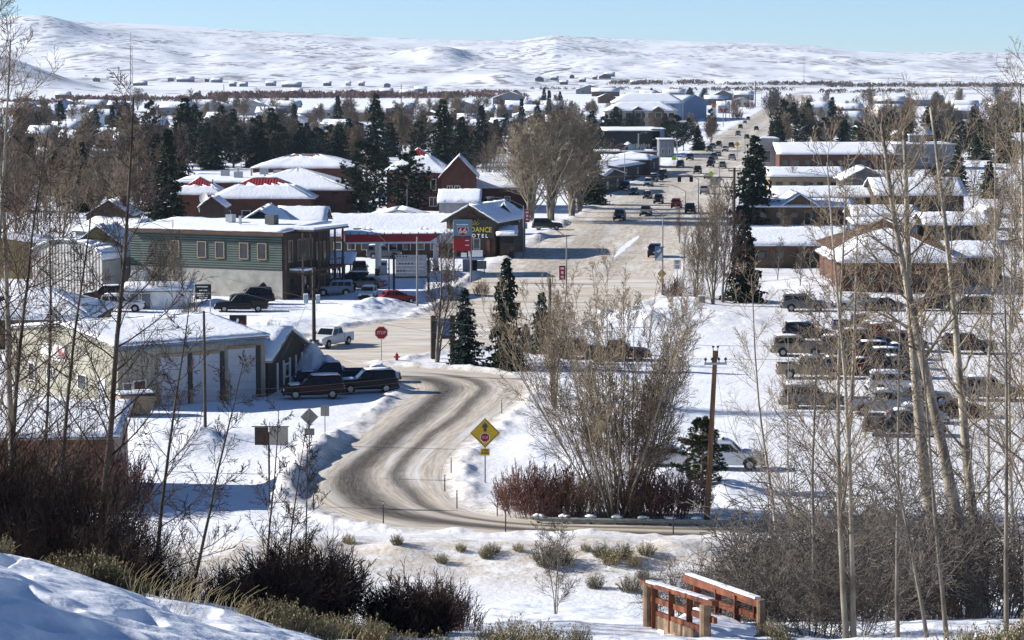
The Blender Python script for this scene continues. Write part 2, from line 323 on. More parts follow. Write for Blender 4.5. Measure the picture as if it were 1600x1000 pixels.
# ---------------------------------------------------------------- roads
def road_mat():
    m = bpy.data.materials.new("sanded_snow_road"); m.use_nodes = True; t = m.node_tree; N = t.nodes; L = t.links; b = N["Principled BSDF"]
    b.inputs["Roughness"].default_value = 0.7; b.inputs["Specular IOR Level"].default_value = 0.25
    uv = N.new("ShaderNodeUVMap"); uv.uv_map = "UVMap"; g = N.new("ShaderNodeNewGeometry")
    mp = N.new("ShaderNodeMapping"); mp.inputs["Scale"].default_value = (7, 0.05, 1); L.new(uv.outputs[0], mp.inputs[0])
    def noise(sc, src, det=5):
        n = N.new("ShaderNodeTexNoise"); n.inputs["Scale"].default_value = sc; n.inputs["Detail"].default_value = det; L.new(src, n.inputs[0]); return n.outputs[0]
    sp = N.new("ShaderNodeSeparateXYZ"); L.new(uv.outputs[0], sp.inputs[0])
    w = N.new("ShaderNodeMath"); w.operation = 'MULTIPLY_ADD'; w.inputs[1].default_value = 0.12; w.inputs[2].default_value = -0.06; L.new(noise(0.12, g.outputs["Position"], 3), w.inputs[0])
    ad = N.new("ShaderNodeMath"); ad.operation = 'ADD'; L.new(sp.outputs[0], ad.inputs[0]); L.new(w.outputs[0], ad.inputs[1])
    cr = N.new("ShaderNodeValToRGB"); L.new(ad.outputs[0], cr.inputs[0]); e = cr.color_ramp.elements
    tr = [(0.0, .05), (0.09, .12), (0.15, .42), (0.22, .92), (0.30, 1.0), (0.38, .85), (0.45, .4), (0.51, .1), (0.56, .35), (0.61, .9), (0.66, .8), (0.73, .2), (0.80, .05), (0.88, .2), (1.0, .05)]
    e[0].position = 0; e[0].color = (tr[0][1],) * 3 + (1,); e[1].position = 1.0; e[1].color = (tr[-1][1],) * 3 + (1,)
    for p, c in tr[1:-1]:
        q = e.new(p); q.color = (c, c, c, 1)
    at = N.new("ShaderNodeAttribute"); at.attribute_name = "wear"
    k = N.new("ShaderNodeMath"); k.operation = 'MULTIPLY'; L.new(cr.outputs[0], k.inputs[0]); L.new(at.outputs["Fac"], k.inputs[1])
    rs = N.new("ShaderNodeMapRange"); rs.inputs[1].default_value = 0.35; rs.inputs[2].default_value = 0.6; rs.inputs[3].default_value = 0.82; rs.inputs[4].default_value = 1.0; L.new(noise(14, mp.outputs[0], 6), rs.inputs[0])
    k2 = N.new("ShaderNodeMath"); k2.operation = 'MULTIPLY'; L.new(k.outputs[0], k2.inputs[0]); L.new(rs.outputs[0], k2.inputs[1])
    def mix(f, a, c):
        x = N.new("ShaderNodeMix"); x.data_type = 'RGBA'
        for kk, v in (("A", a), ("B", c)):
            if isinstance(v, tuple): x.inputs[kk].default_value = (*v, 1)
            else: L.new(v, x.inputs[kk])
        L.new(f, x.inputs["Factor"]); return x.outputs["Result"]
    def rng(x, a, c):
        r = N.new("ShaderNodeMapRange"); r.inputs[1].default_value = a; r.inputs[2].default_value = c; L.new(x, r.inputs[0]); return r.outputs[0]
    c = mix(rng(noise(6, mp.outputs[0], 6), 0.38, 0.62), (0.48, 0.41, 0.32), (0.68, 0.62, 0.53))
    def mapped(sx, sy):
        q = N.new("ShaderNodeMapping"); q.inputs["Scale"].default_value = (sx, sy, 1); L.new(uv.outputs[0], q.inputs[0]); return q.outputs[0]
    c = mix(rng(noise(1.0, mapped(9, .045), 5), 0.50, 0.68), c, (0.74, 0.72, 0.69))
    c = mix(rng(noise(1.0, mapped(26, .10), 5), 0.56, 0.74), c, (0.42, 0.36, 0.285))
    c = mix(rng(noise(1.6, g.outputs["Position"], 7), 0.62, 0.8), c, (0.36, 0.30, 0.23))
    c = mix(k2.outputs[0], c, (0.048, 0.037, 0.027))
    L.new(c, b.inputs["Base Color"])
    bp = N.new("ShaderNodeBump"); bp.inputs["Strength"].default_value = 0.35; bp.inputs["Distance"].default_value = 0.05; L.new(noise(5, g.outputs["Position"], 6), bp.inputs["Height"]); L.new(bp.outputs[0], b.inputs["Normal"])
    return m
MATS["road"] = road_mat()
def ribbon(name, pairs, z, wear, nu=12):
    V = []; UV = []; W = []; Fc = []; s = 0.0; last = None
    for i, (a, b) in enumerate(pairs):
        c = (a + b) / 2
        if last is not None: s += (c - last).length
        last = c
        for k in range(nu + 1):
            p = a.lerp(b, k / nu); V.append((p.x, p.y, z)); UV.append((k / nu, s)); W.append(wear(s, i))
    for i in range(len(pairs) - 1):
        for k in range(nu):
            n = i * (nu + 1) + k; Fc.append((n, n + 1, n + nu + 2, n + nu + 1))
    me = bpy.data.meshes.new(name); me.from_pydata(V, [], Fc); u = me.uv_layers.new(name="UVMap")
    vi = [l.vertex_index for l in me.loops]; u.data.foreach_set("uv", [c for v in vi for c in UV[v]])
    at = me.attributes.new("wear", 'FLOAT', 'POINT'); at.data.foreach_set("value", W); me.materials.append(MATS["road"])
    if me.polygons and me.polygons[0].normal.z < 0: me.flip_normals()
    return put(name, me, kind="structure")
ribbon("curving_road", CURVE_W, 0.012, lambda s, i: 1.0 if i < 124 else max(0.15, 1 - (i - 124) / 16))
ribbon("main_street", smooth_pairs(STREET, 3), 0.008, lambda s, i: 0.30)
mb = MB(); mb.face([(p.x, p.y, 0.004) for p in INTER]); o = mb.build("street_junction", MATS["road"], kind="structure")
if o.data.polygons[0].normal.z < 0: o.data.flip_normals()
u = o.data.uv_layers.new(name="UVMap")
for l in o.data.loops:
    co = o.data.vertices[l.vertex_index].co; u.data[l.index].uv = (co.y * 0.04 + 3, co.x - co.y * .3)
mb = MB()                               # centre strip of packed snow on the street
rg = random.Random(3); a0, a1 = G(955, 404), G(997, 369); nn = 26; wl = [(a0.lerp(a1, k / nn), .75 * math.sin(math.pi * (k + .5) / (nn + 1)) ** .4) for k in range(nn + 1)]
mb.face([(p.x - w_ * rg.uniform(.4, 1), p.y, 0.016) for p, w_ in wl] + [(p.x + w_ * rg.uniform(.4, 1), p.y, 0.016) for p, w_ in wl][::-1]); mb.build("packed_snow_strip", MATS["roof_snow"], kind="structure")
# track climbing the far hill
P = [(800, 94), (850, 99), (875, 101), (890, 103), (893, 106), (880, 110), (850, 114), (822, 117)]
def far_spot(px, py):
    d = ray(px, py); t = np.arange(1500, 8200, 10.0) / d.y; h = H(d.x * t, d.y * t); k = np.nonzero(CZ + d.z * t <= h)[0]
    return Vector((d.x * t[k[0]], d.y * t[k[0]], h[k[0]])) if len(k) else None
mb = MB(); Q = [q for q in (far_spot(*p) for p in P) if q]
for i in range(len(Q) - 1):
    a, b = Q[i], Q[i + 1]; K = 10
    for k in range(K):
        p, q = a.lerp(b, k / K), a.lerp(b, (k + 1) / K); w = 9 + 5 * i / 7
        mb.face([(p.x, p.y - w, gh(p.x, p.y - w) + .4), (q.x, q.y - w, gh(q.x, q.y - w) + .4), (q.x, q.y + w, gh(q.x, q.y + w) + .4), (p.x, p.y + w, gh(p.x, p.y + w) + .4)])
mb.build("hill_track", mat("dark_track", (0.12, 0.115, 0.12)), kind="structure")
# ================================================================ buildings
C_ = dict(cream=(0.34, 0.33, 0.295), green=(0.065, 0.092, 0.08), tanmetal=(0.45, 0.43, 0.33), brick=(0.105, 0.046, 0.032), brown=(0.10, 0.055, 0.034), dkbrown=(0.06, 0.04, 0.03), timber=(0.11, 0.07, 0.047),
          grey=(0.30, 0.30, 0.30), dkgrey=(0.10, 0.10, 0.105), tan=(0.28, 0.21, 0.135), white=(0.72, 0.72, 0.70), blue=(0.12, 0.20, 0.32), ltblue=(0.42, 0.52, 0.56), black=(0.02, 0.02, 0.022), red=(0.30, 0.03, 0.03), slate=(0.16, 0.17, 0.19), beige=(0.45, 0.40, 0.32), olive=(0.20, 0.16, 0.075))
for k, c in C_.items(): mat("wall_" + k, c, rough=0.85, var=0.18, scale=0.9)
ribbed("metal_tan", (0.29, 0.275, 0.215), 0.45, 'X', 1.0); ribbed("metal_grey", (0.34, 0.33, 0.31), 0.5, 'X', 1.0); ribbed("siding_green", C_["green"], 0.28, 'Z', 0.9); ribbed("metal_red", (0.28, 0.025, 0.025), 0.5, 'X', 0.8, rough=0.4); ribbed("boards_brown", (0.15, 0.06, 0.03), 0.25, 'X', 0.8)
mat("glass", (0.025, 0.03, 0.035), rough=0.08, var=0, spec=0.6); mat("board_grey", (0.42, 0.42, 0.41), var=.1); mat("frame_white", (0.62, 0.62, 0.60), var=0.08); mat("frame_tan", (0.30, 0.22, 0.15), var=0.1); mat("frame_dark", (0.05, 0.045, 0.04), var=0.1)
mat("shingle", (0.09, 0.085, 0.08), bump=0.4, bscale=14); mat("shingle_brown", (0.095, 0.05, 0.03), var=0.3, bump=0.5, bscale=10); mat("metal", (0.35, 0.36, 0.37), rough=0.45, metallic=0.7, var=0.1); mat("steel_dark", (0.07, 0.07, 0.075), rough=0.5, var=0.1)
mat("pole_grey", (0.22, 0.22, 0.22), rough=0.5, var=0.1); mat("wood_pole", (0.19, 0.105, 0.055), var=0.35, scale=2, stretch=(6, 6, .4)); mat("wood_dark", (0.06, 0.045, 0.035), var=0.3); mat("door_white", (0.40, 0.42, 0.45), var=0.06, rough=0.5)
def gridslab(mb, quad, t0, t1, nu, nv, amp=0.0, seed=0, fringe=0.0):
    """slab over a (possibly triangular) roof slope: underside at offset t0, uneven top t1, rounded to nothing at its rim"""
    a, b, c, d = [Vector(q) for q in quad]; rng = random.Random(seed); top = []; bot = []
    for i in range(nu + 1):
        for j in range(nv + 1):
            u, v = i / nu, j / nv; p = (a * (1 - u) + b * u) * (1 - v) + (d * (1 - u) + c * u) * v
            e = min(i, nu - i, j, nv - j); q = t1 if e > 0 else t0 + (t1 - t0) * 0.55
            jx = fringe * rng.uniform(-1, 1) if (j == 0 and 0 < i < nu) else 0
            p = p + (a - d).normalized() * jx if (a - d).length > 1e-6 else p
            if e == 0 and amp > 0: p = p + Vector((rng.uniform(-.09, .09), rng.uniform(-.09, .09), 0)); q = t0 + (t1 - t0) * rng.uniform(.35, .85)
            top.append((p.x, p.y, p.z + q + (amp * rng.uniform(-1, 1) if e > 0 else 0))); bot.append((p.x, p.y, p.z + t0))
    n = len(mb.v); mb.v += top + bot; T = len(top); W = nv + 1
    for i in range(nu):
        for j in range(nv):
            k = n + i * W + j; mb.f.append((k, k + W, k + W + 1, k + 1)); mb.mi.append(0); k += T; mb.f.append((k, k + 1, k + W + 1, k + W)); mb.mi.append(0)
    rim = [i * W for i in range(nu)] + [nu * W + j for j in range(nv)] + [i * W + nv for i in range(nu, 0, -1)] + [j for j in range(nv, 0, -1)]
    for i in range(len(rim)):
        p, q = n + rim[i], n + rim[(i + 1) % len(rim)]; mb.f.append((p, p + T, q + T, q)); mb.mi.append(0)
WIN = {}
def window_mesh(w, h, fm, cross):
    k = (round(w, 2), round(h, 2), fm, cross)
    if k not in WIN:
        t = min(0.12, w * 0.12); mb = MB(); mb.box((-w / 2 + t / 2, 0, 0), (t, .10, h)); mb.box((w / 2 - t / 2, 0, 0), (t, .10, h)); mb.box((0, 0, h / 2 - t / 2), (w - 2 * t, .098, t)); mb.box((0, 0, -h / 2 + t / 2), (w - 2 * t, .13, t))
        if cross: mb.box((0, 0, 0), (t * .7, .07, h - 2 * t))
        a = mb.mesh("window", MATS[fm]); mb = MB(); mb.box((0, 0.02, 0), (w - 2 * t + .01, .04, h - 2 * t + .01)); WIN[k] = (a, mb.mesh("pane", MATS["glass"]))
    return WIN[k]
def add_window(root, face, u, z, w, h, dims, fm="frame_white", cross=False, name="window"):
    W, D = dims; a, b = window_mesh(w, h, fm, cross)
    o = put(name, a, root); p = put("pane", b, o)
    loc, rz = {'F': ((u, -0.03, z), 0), 'B': ((u, D + .03, z), math.pi), 'L': ((-0.03, u, z), -math.pi / 2), 'R': ((W + .03, u, z), math.pi / 2)}[face]
    o.location = loc; o.rotation_euler = (0, 0, rz); return o
def add_door(root, face, u, w, h, dims, m="wall_brown", fm="frame_white", name="door"):
    W, D = dims; mb = MB(); mb.box((0, 0.01, h / 2), (w, .08, h)); o = mb.build(name, MATS[m], root)
    mb = MB(); mb.box((-w / 2 - .05, 0, h / 2), (.1, .12, h)); mb.box((w / 2 + .05, 0, h / 2), (.1, .12, h)); mb.box((0, 0, h + .05), (w + .2, .12, .1)); mb.build("door_frame", MATS[fm], o)
    mb = MB(); mb.box((w * .38, -.06, h * .47), (.05, .06, .12)); mb.build("handle", MATS["metal"], o)
    loc, rz = {'F': ((u, -0.03, 0.02), 0), 'B': ((u, D + .03, 0.02), math.pi), 'L': ((-0.03, u, 0.02), -math.pi / 2), 'R': ((W + .03, u, 0.02), math.pi / 2)}[face]
    o.location = loc; o.rotation_euler = (0, 0, rz); return o
HN = [0]
def house(name, label, cat, A, B, d, h, roof="gable", rise=1.5, wall="wall_tan", roofm="shingle", snow=0.3, over=0.4, zref=0.0, group=None, band=None, wins=(), nsnow=(10, 4), bare=0.0, loc=None, w=None, rz=None, fm="frame_white", chim=None):
    """A, B: left and right front corners sighted at height zref. Local x along the front, y to the back."""
    HN[0] += 1
    if loc is None:
        if A[1] < 420 and abs(A[1] - B[1]) <= 3 and not name.startswith('motel_l'): B = (B[0], A[1])
        P0, P1 = gz(*A, zref), gz(*B, zref); ux = P1 - P0; w = ux.length; rz = math.atan2(ux.y, ux.x)
    else: P0 = Vector(loc)
    root = thing(name, label, cat, P0, rz, group); o_ = over; W, D = w, d
    mb = MB(); low = -0.6 if P0.z == 0 else -3
    if roof == "gable": prof = [(0, 0, low), (0, D, low), (0, D, h), (0, D / 2, h + rise), (0, 0, h)]; mb.prism(prof, (W, 0, 0))
    elif roof == "gable_side": prof = [(0, 0, low), (W, 0, low), (W, 0, h), (W / 2, 0, h + rise), (0, 0, h)]; mb.prism(prof, (0, D, 0))
    elif roof == "shed": mb.prism([(0, 0, low), (0, D, low), (0, D, h + rise), (0, 0, h)], (W, 0, 0))
    elif roof == "arch":
        pr = [(0, 0, low)] + [(W / 2 - W / 2 * math.cos(math.pi * k / 10), 0, h + rise * math.sin(math.pi * k / 10)) for k in range(11)] + [(W, 0, low)]; mb.prism(pr[::-1], (0, D, 0))
    else: mb.box((W / 2, D / 2, (h + low) / 2), (W, D, h - low))
    mb.build("wall", MATS[wall], root)
    if band:                                            # lower storey in another colour, proud of the wall
        mb = MB(); mb.box((W / 2, D / 2, (band[0] - .6) / 2), (W + .06, D + .06, band[0] + .6)); mb.build("lower_wall", MATS[band[1]], root)
        mb = MB(); mb.box((W / 2, D / 2, band[0] + .06), (W + .14, D + .14, .12)); mb.build("trim_board", MATS["frame_dark"], root)
    S_ = rise / (D / 2) if roof in ("gable", "hip") else 0
    if roof == "gable":
        e = o_ * S_; sl = [[(-o_, -o_, h - e), (W + o_, -o_, h - e), (W + o_, D / 2, h + rise), (-o_, D / 2, h + rise)], [(W + o_, D + o_, h - e), (-o_, D + o_, h - e), (-o_, D / 2, h + rise), (W + o_, D / 2, h + rise)]]
    elif roof == "gable_side":
        e = o_ * rise / (W / 2); sl = [[(-o_, D + o_, h - e), (-o_, -o_, h - e), (W / 2, -o_, h + rise), (W / 2, D + o_, h + rise)], [(W + o_, -o_, h - e), (W + o_, D + o_, h - e), (W / 2, D + o_, h + rise), (W / 2, -o_, h + rise)]]
    elif roof == "hip":
        e = o_ * S_; k = min(D / 2, W / 2 - .1); a, b = k, W - k; z1 = h + rise
        sl = [[(-o_, -o_, h - e), (W + o_, -o_, h - e), (b, D / 2, z1), (a, D / 2, z1)], [(W + o_, D + o_, h - e), (-o_, D + o_, h - e), (a, D / 2, z1), (b, D / 2, z1)],
              [(-o_, D + o_, h - e), (-o_, -o_, h - e), (a, D / 2, z1), (a, D / 2, z1)], [(W + o_, -o_, h - e), (W + o_, D + o_, h - e), (b, D / 2, z1), (b, D / 2, z1)]]
    elif roof == "shed":
        e = o_ * rise / D; sl = [[(-o_, -o_, h - e), (W + o_, -o_, h - e), (W + o_, D + o_, h + rise + e), (-o_, D + o_, h + rise + e)]]
    elif roof == "arch":
        sl = []
        for k in range(10):
            xa, xb = W / 2 - (W / 2 + .15) * math.cos(math.pi * k / 10), W / 2 - (W / 2 + .15) * math.cos(math.pi * (k + 1) / 10); za, zb = h + rise * math.sin(math.pi * k / 10), h + rise * math.sin(math.pi * (k + 1) / 10)
            sl.append([(xa, -o_, za), (xb, -o_, zb), (xb, D + o_, zb), (xa, D + o_, za)])
    else: sl = [[(-o_, -o_, h), (W + o_, -o_, h), (W + o_, D + o_, h), (-o_, D + o_, h)]]
    mb = MB()
    for q in sl: gridslab(mb, q, 0.02, 0.16, 1, 1)
    ro = mb.build("roof", MATS[roofm], root)
    if snow > 0:
        mb = MB()
        for i, q in enumerate(sl):
            q = [Vector(p) for p in q]; cen = sum(q, Vector()) / 4
            if bare > 0 and i in (0, 2, 3):             # ridge of the metal roof showing above a jagged snow edge
                c0, d0 = q[2], q[3]; q[2] = c0.lerp(q[1], bare); q[3] = d0.lerp(q[0], bare)
                q = [q[2], q[3], q[0], q[1]]; gridslab(mb, [q[0], q[1], q[2], q[3]], 0.17, 0.17 + snow, max(8, int((q[0] - q[1]).length / 0.45)), nsnow[1], snow * .25, HN[0] + i, (q[1] - q[2]).length * 0.16)
            else: gridslab(mb, q, 0.17, 0.17 + snow, nsnow[0], nsnow[1], snow * .07, HN[0] + i)
        mb.build("roof_snow", MATS["roof_snow"], root, smooth=True)
    for wn in wins: add_window(root, wn[0], wn[1] * (W if wn[0] in 'FB' else D), wn[2], wn[3], wn[4], (W, D), fm, len(wn) > 5)
    if chim:
        mb = MB(); mb.box((chim[0] * W, chim[1] * D, h + rise * .8 + .2), (.7, .7, 1.6)); mb.box((chim[0] * W, chim[1] * D, h + rise * .8 + 1.08), (.85, .85, .15)); mb.build("chimney", MATS["wall_brick"], ro)
    root["w"] = W; del root["w"]
    return root, (W, D)
def part_box(root, name, c, s, m, rz=0.0):
    mb = MB(); mb.box(c, s, rz); return mb.build(name, MATS[m] if isinstance(m, str) else m, root)

# ---- metal garage with three roller doors
ga, gd = house("metal_garage", "tan ribbed metal garage with three white roller doors and snowy roof", "garage", (185, 640), (415, 619.5), 19, 4.9, "gable", 1.0, "metal_tan", "metal_grey", 0.22, 0.3, nsnow=(24, 12))
W = gd[0]
for i, (u0, u1, hh) in enumerate(((.265, .46, 3.9), (.49, .68, 3.9), (.735, .93, 4.15))):
    x = W * (u0 + u1) / 2; ww = W * (u1 - u0); dr = part_box(ga, "roller_door", (x, -.02, hh / 2), (ww, .1, hh), "door_white")
    for k in range(6): part_box(dr, "door_panel", (x, -.09, hh * (k + .5) / 6), (ww - .06, .05, hh / 6 - .05), "door_white")
    part_box(dr, "door_frame", (x + ww / 2 + .22, -.06, hh / 2), (.4, .16, hh + .25), "frame_dark"); part_box(dr, "header", (x, -.06, hh + .12), (ww, .18, .22), "wall_tan")
    part_box(dr, "corner_guard", (x - ww / 2 - .14, -.1, 0.55), (.26, .3, 1.1), "wall_tan")
add_door(ga, 'F', W * .14, 1.0, 2.1, gd, "wall_brown"); add_window(ga, 'F', W * .06, 1.7, .9, .8, gd)
part_box(ga, "gutter", (W / 2, -.36, 4.78), (W + .5, .12, .16), "wall_blue")
for u, z, w_, h_ in ((.32, 1.6, 1.6, 1.3), (.62, 1.7, 1.3, 1.0), (.80, 1.6, 1.2, 1.6)): add_window(ga, 'L', gd[1] * u, z, w_, h_, gd)
add_door(ga, 'L', gd[1] * .14, 1.0, 2.1, gd, "door_white")
sg = part_box(ga, "sign_board", (-.07, gd[1] * .58, 3.6), (.1, 4.2, 1.3), "frame_white")
mb = MB(); mb.prism([(-.14, gd[1] * .50 + 1.1 * math.cos(k * .5236) * .9 + .25 * math.sin(k * .5236), 3.65 + .32 * math.sin(k * .5236) + .28 * math.cos(k * .5236)) for k in range(12)], (.015, 0, 0)); mb.build("sign_emblem", mat("emblem_pink", (0.50, 0.20, 0.20), var=.3, scale=6), sg)
# annex with shaded snowy roof
an, ad = house("porch_annex", "low dark red annex with blue-shaded snowy gable roof beside the metal garage", "annex", (419, 618), (476, 590), 8, 2.9, "gable_side", 1.9, "wall_dkbrown", "metal_grey", 0.3, 0.5, nsnow=(8, 8))
for k in range(6): part_box(an, "porch_post", (ad[0] * (k + .5) / 6, -.55, 1.3), (.14, .14, 2.6), "frame_white")
add_window(an, 'F', ad[0] * .5, 1.4, 1.4, 1.2, ad)
# brown shed at the foot of the slope
sh, dd = house("brown_shed", "low brown board shed with snowy roof behind the bare trees", "shed", (-70, 687), (178, 685), 9, 4.2, "shed", 0.9, "boards_brown", "metal_grey", 0.22, 0.35, zref=4.2, nsnow=(24, 10))
add_door(sh, 'F', dd[0] * .35, 1.0, 2.1, dd, "wall_dkbrown", "frame_dark"); add_window(sh, 'F', dd[0] * .7, 2.2, 1.2, .9, dd, "frame_dark")
# green two-storey building
gr, dd = house("green_building", "two-storey building with green siding over a cream ground floor", "building", (205, 458), (441, 468), 11, 7.7, "shed", 0.5, "siding_green", "shingle", 0.3, 0.5, band=(3.35, "wall_cream"), nsnow=(24, 8))
W = dd[0]
for u in (.30, .478, .598, .755, .872): add_window(gr, 'F', W * u, 5.55, 1.25, 2.0, dd, "frame_tan")
part_box(gr, "fascia_board", (W / 2, -.52, 7.62), (W + 1.0, .1, .34), "wall_brown")
ra = part_box(gr, "roof_unit", (W * .80, 5, 9.0), (1.2, 1.2, 1.1), "wall_dkgrey"); part_box(gr, "vent_pipe", (W * .62, 4, 8.9), (.25, .25, 1.0), "metal"); part_box(gr, "roof_unit", (W * .5, 6, 8.95), (.9, .9, .9), "metal")
for u in (.15, .4): add_window(gr, 'R', dd[1] * u, 5.5, 1.3, 2.0, dd, "frame_tan")
# its dark timber street side, with balcony and porch
D_ = dd[1]; X = W + .02
part_box(gr, "timber_wall", (X + .25, D_ * .5, 3.9), (.5, D_ * .98, 7.6), "wall_dkbrown"); DT = (W + .52, dd[1])
for u in (.10, .30, .42, .54): add_window(gr, 'R', D_ * u, 5.6, 1.0, 2.6, DT, "frame_tan", True)
for u in (.72, .88): add_window(gr, 'R', D_ * u, 5.2, 1.2, 2.2, DT, "frame_tan")
for u in (.12, .4, .62): add_window(gr, 'R', D_ * u, 1.7, 1.3, 1.7, DT, "frame_dark")
add_door(gr, 'R', D_ * .8, 1.1, 2.2, DT, "wall_timber", "frame_tan")
part_box(gr, "balcony_deck", (X + 1.5, D_ * .52, 3.25), (2.2, D_ * .94, .2), "wall_timber"); part_box(gr, "awning_snow", (X + 1.6, D_ * .18, 3.48), (2.0, D_ * .24, .22), "roof_snow"); part_box(gr, "balcony_rail", (X + 2.5, D_ * .68, 4.3), (.1, D_ * .62, .12), "wall_timber")
for k in range(12): part_box(gr, "baluster", (X + 2.5, D_ * (.38 + .053 * k), 3.8), (.07, .07, .95), "wall_timber")
for k in range(6): part_box(gr, "porch_post", (X + 2.4, D_ * (.06 + .18 * k), 1.6), (.24, .24, 3.2), "frame_dark"); part_box(gr, "upper_post", (X + 2.4, D_ * (.06 + .18 * k), 5.6), (.18, .18, 4.4), "frame_dark")
part_box(gr, "porch_roof", (X + 1.2, D_ * .62, 7.95), (3.4, D_ * .8, .2), "shingle"); part_box(gr, "porch_roof_snow", (X + 1.2, D_ * .62, 8.2), (3.3, D_ * .78, .28), "roof_snow")
house("rear_gable_block", "green gabled block with blue-shaded roof rising behind the green building", "building", (372, 352), (440, 352), 14, 7.6, "gable_side", 1.7, "siding_green", "shingle", 0.3, 0.5, zref=7.6, nsnow=(10, 8))
house("rear_gable_block", "white snowy roof slope right of the green rear gable", "building", (436, 350), (502, 348), 12, 7.2, "gable", 1.6, "wall_dkbrown", "shingle", 0.35, 0.6, zref=7.2, nsnow=(10, 8))
pc, dd = house("porch_canopy", "small open canopy with blue-shaded snowy roof on dark posts by the pumps", "canopy", (513, 414), (549, 414), 9, 2.6, "shed", 0.7, "wall_dkbrown", "shingle", 0.25, 0.2, zref=2.6, nsnow=(6, 6))
for o in [o for o in pc.children if o.name.startswith("wall")]: bpy.data.objects.remove(o)
for x in (.1, dd[0] * .5, dd[0] - .1):
    part_box(pc, "post", (x, .2, 1.3), (.18, .18, 2.6), "frame_dark"); part_box(pc, "post", (x, dd[1] - .2, 1.6), (.18, .18, 3.2), "frame_dark")

# ---- fuel station canopy, pumps, pylon
red_paint = mat("red_paint", (0.36, 0.012, 0.02), rough=0.35, var=0.05); white_paint = mat("white_paint", (0.74, 0.75, 0.76), rough=0.5, var=0.05)
P0, P1 = G(541, 433), G(727, 431); ux = P1 - P0; CW = ux.length
fc = thing("fuel_canopy", "long red and white fuel station canopy with snow on top", "canopy", P0, math.atan2(ux.y, ux.x))
part_box(fc, "roof", (CW / 2, 4, 4.95), (CW - .3, 7.7, 1.0), "frame_white")
part_box(fc, "fascia", (CW * .40, 0, 5.0), (CW * .79, .16, 1.0), red_paint); part_box(fc, "fascia", (-.02, 4, 5.0), (.16, 8, 1.0), red_paint); part_box(fc, "fascia", (CW * .895, 0.002, 5.0), (CW * .205, .16, 1.0), white_paint); part_box(fc, "fascia", (CW, 4, 5.0), (.16, 8, 1.0), white_paint)
mb = MB(); mb.prism([(CW * .70, -.10, 4.5), (CW * .80, -.10, 5.5), (CW * .90, -.10, 5.5), (CW * .90, -.10, 4.5)], (0, .018, 0)); mb.build("fascia_stripe", white_paint, fc)
part_box(fc, "lower_trim", (CW / 2, -.02, 4.4), (CW + .05, .2, .24), white_paint)
mb = MB(); gridslab(mb, [(0, 0, 5.5), (CW, 0, 5.5), (CW, 8, 5.5), (0, 8, 5.5)], 0, .12, 16, 6, .05, 3); mb.build("canopy_snow", MATS["roof_snow"], fc, smooth=True)
for k in range(14): part_box(fc, "snow_clip", (CW * (k + .5) / 14, -.05, 5.6), (.1, .14, .3), "steel_dark")
def shield(root, x, y, z, s, ry=0.0):
    pts = [(-.5, .45), (.5, .45), (.56, .1), (.36, -.38), (0, -.55), (-.36, -.38), (-.56, .1)]
    mb = MB(); mb.prism([(x + a * s * 1.1, y, z + b * s) for a, b in pts], (0, -.03, 0)); sh_ = mb.build("shield_emblem", white_paint, root)
    mb = MB(); mb.prism([(x + a * s, y - .03, z + b * s * .9 - .02 * s) for a, b in pts], (0, -.02, 0)); mb.build("shield_face", red_paint, sh_)
    lettering("66", s * .80, white_paint, sh_, (x, y - .07, z), 1.15, True)
shield(fc, CW * .925, -.09, 5.0, .95)
for x in (.27, .31, .76, .80):
    y = 2.2 if x in (.27, .76) else 6; part_box(fc, "column", (CW * x, y, 2.25), (.45, .45, 4.5), white_paint); part_box(fc, "column_base", (CW * x, y, .45), (.55, .55, .9), "wall_brick")
for i, (x, y) in enumerate(((.33, 3), (.70, 3))):
    p = fc.matrix_basis @ Vector((CW * x, y, 0)); t = thing("fuel_pump", ("fuel pump under the canopy, nearer the green building", "fuel pump under the canopy, nearer the pylon sign")[i], "fuel pump", p, fc.rotation_euler.z, "fuel pumps")
    part_box(t, "cabinet", (0, 0, .95), (.9, .5, 1.9), "frame_white"); part_box(t, "display", (0, -.26, 1.45), (.6, .03, .4), "glass"); part_box(t, "base", (0, 0, .08), (1.3, .9, .16), "wall_grey")
    mb = MB(); mb.tube([(.48, 0, 1.5), (.62, 0, 1.1), (.55, 0, .6), (.47, 0, .9)], [.025] * 4, 5); mb.build("hose", MATS["steel_dark"], t)
p = G(736, 441); py_ = thing("pylon_sign", "tall fuel station pylon sign with blue top, round 66 shield and red panel", "sign", p, R(4))
mb = MB(); mb.cyl((0, 0, 0), .14, 7.9, 8); mb.cyl((-2.15, .15, 0), .12, 7.6, 8); mb.build("post", MATS["pole_grey"], py_)
part_box(py_, "sign_panel", (-1.12, -.05, 6.9), (2.2, .35, 2.0), mat("panel_blue", (0.16, 0.27, 0.36), var=.1)); shield(py_, -1.05, -.24, 6.5, 1.2); part_box(py_, "panel_bar", (-1.1, -.25, 7.3), (1.5, .04, .16), white_paint)
part_box(py_, "price_panel", (-1.12, -.05, 4.9), (2.2, .3, 1.9), red_paint); part_box(py_, "dark_panel", (-1.12, -.05, 5.75), (2.2, .32, .3), "steel_dark")
for k in range(2): part_box(py_, "price_strip", (-.5, -.22, 5.3 - .6 * k), (.5, .03, .12), white_paint)
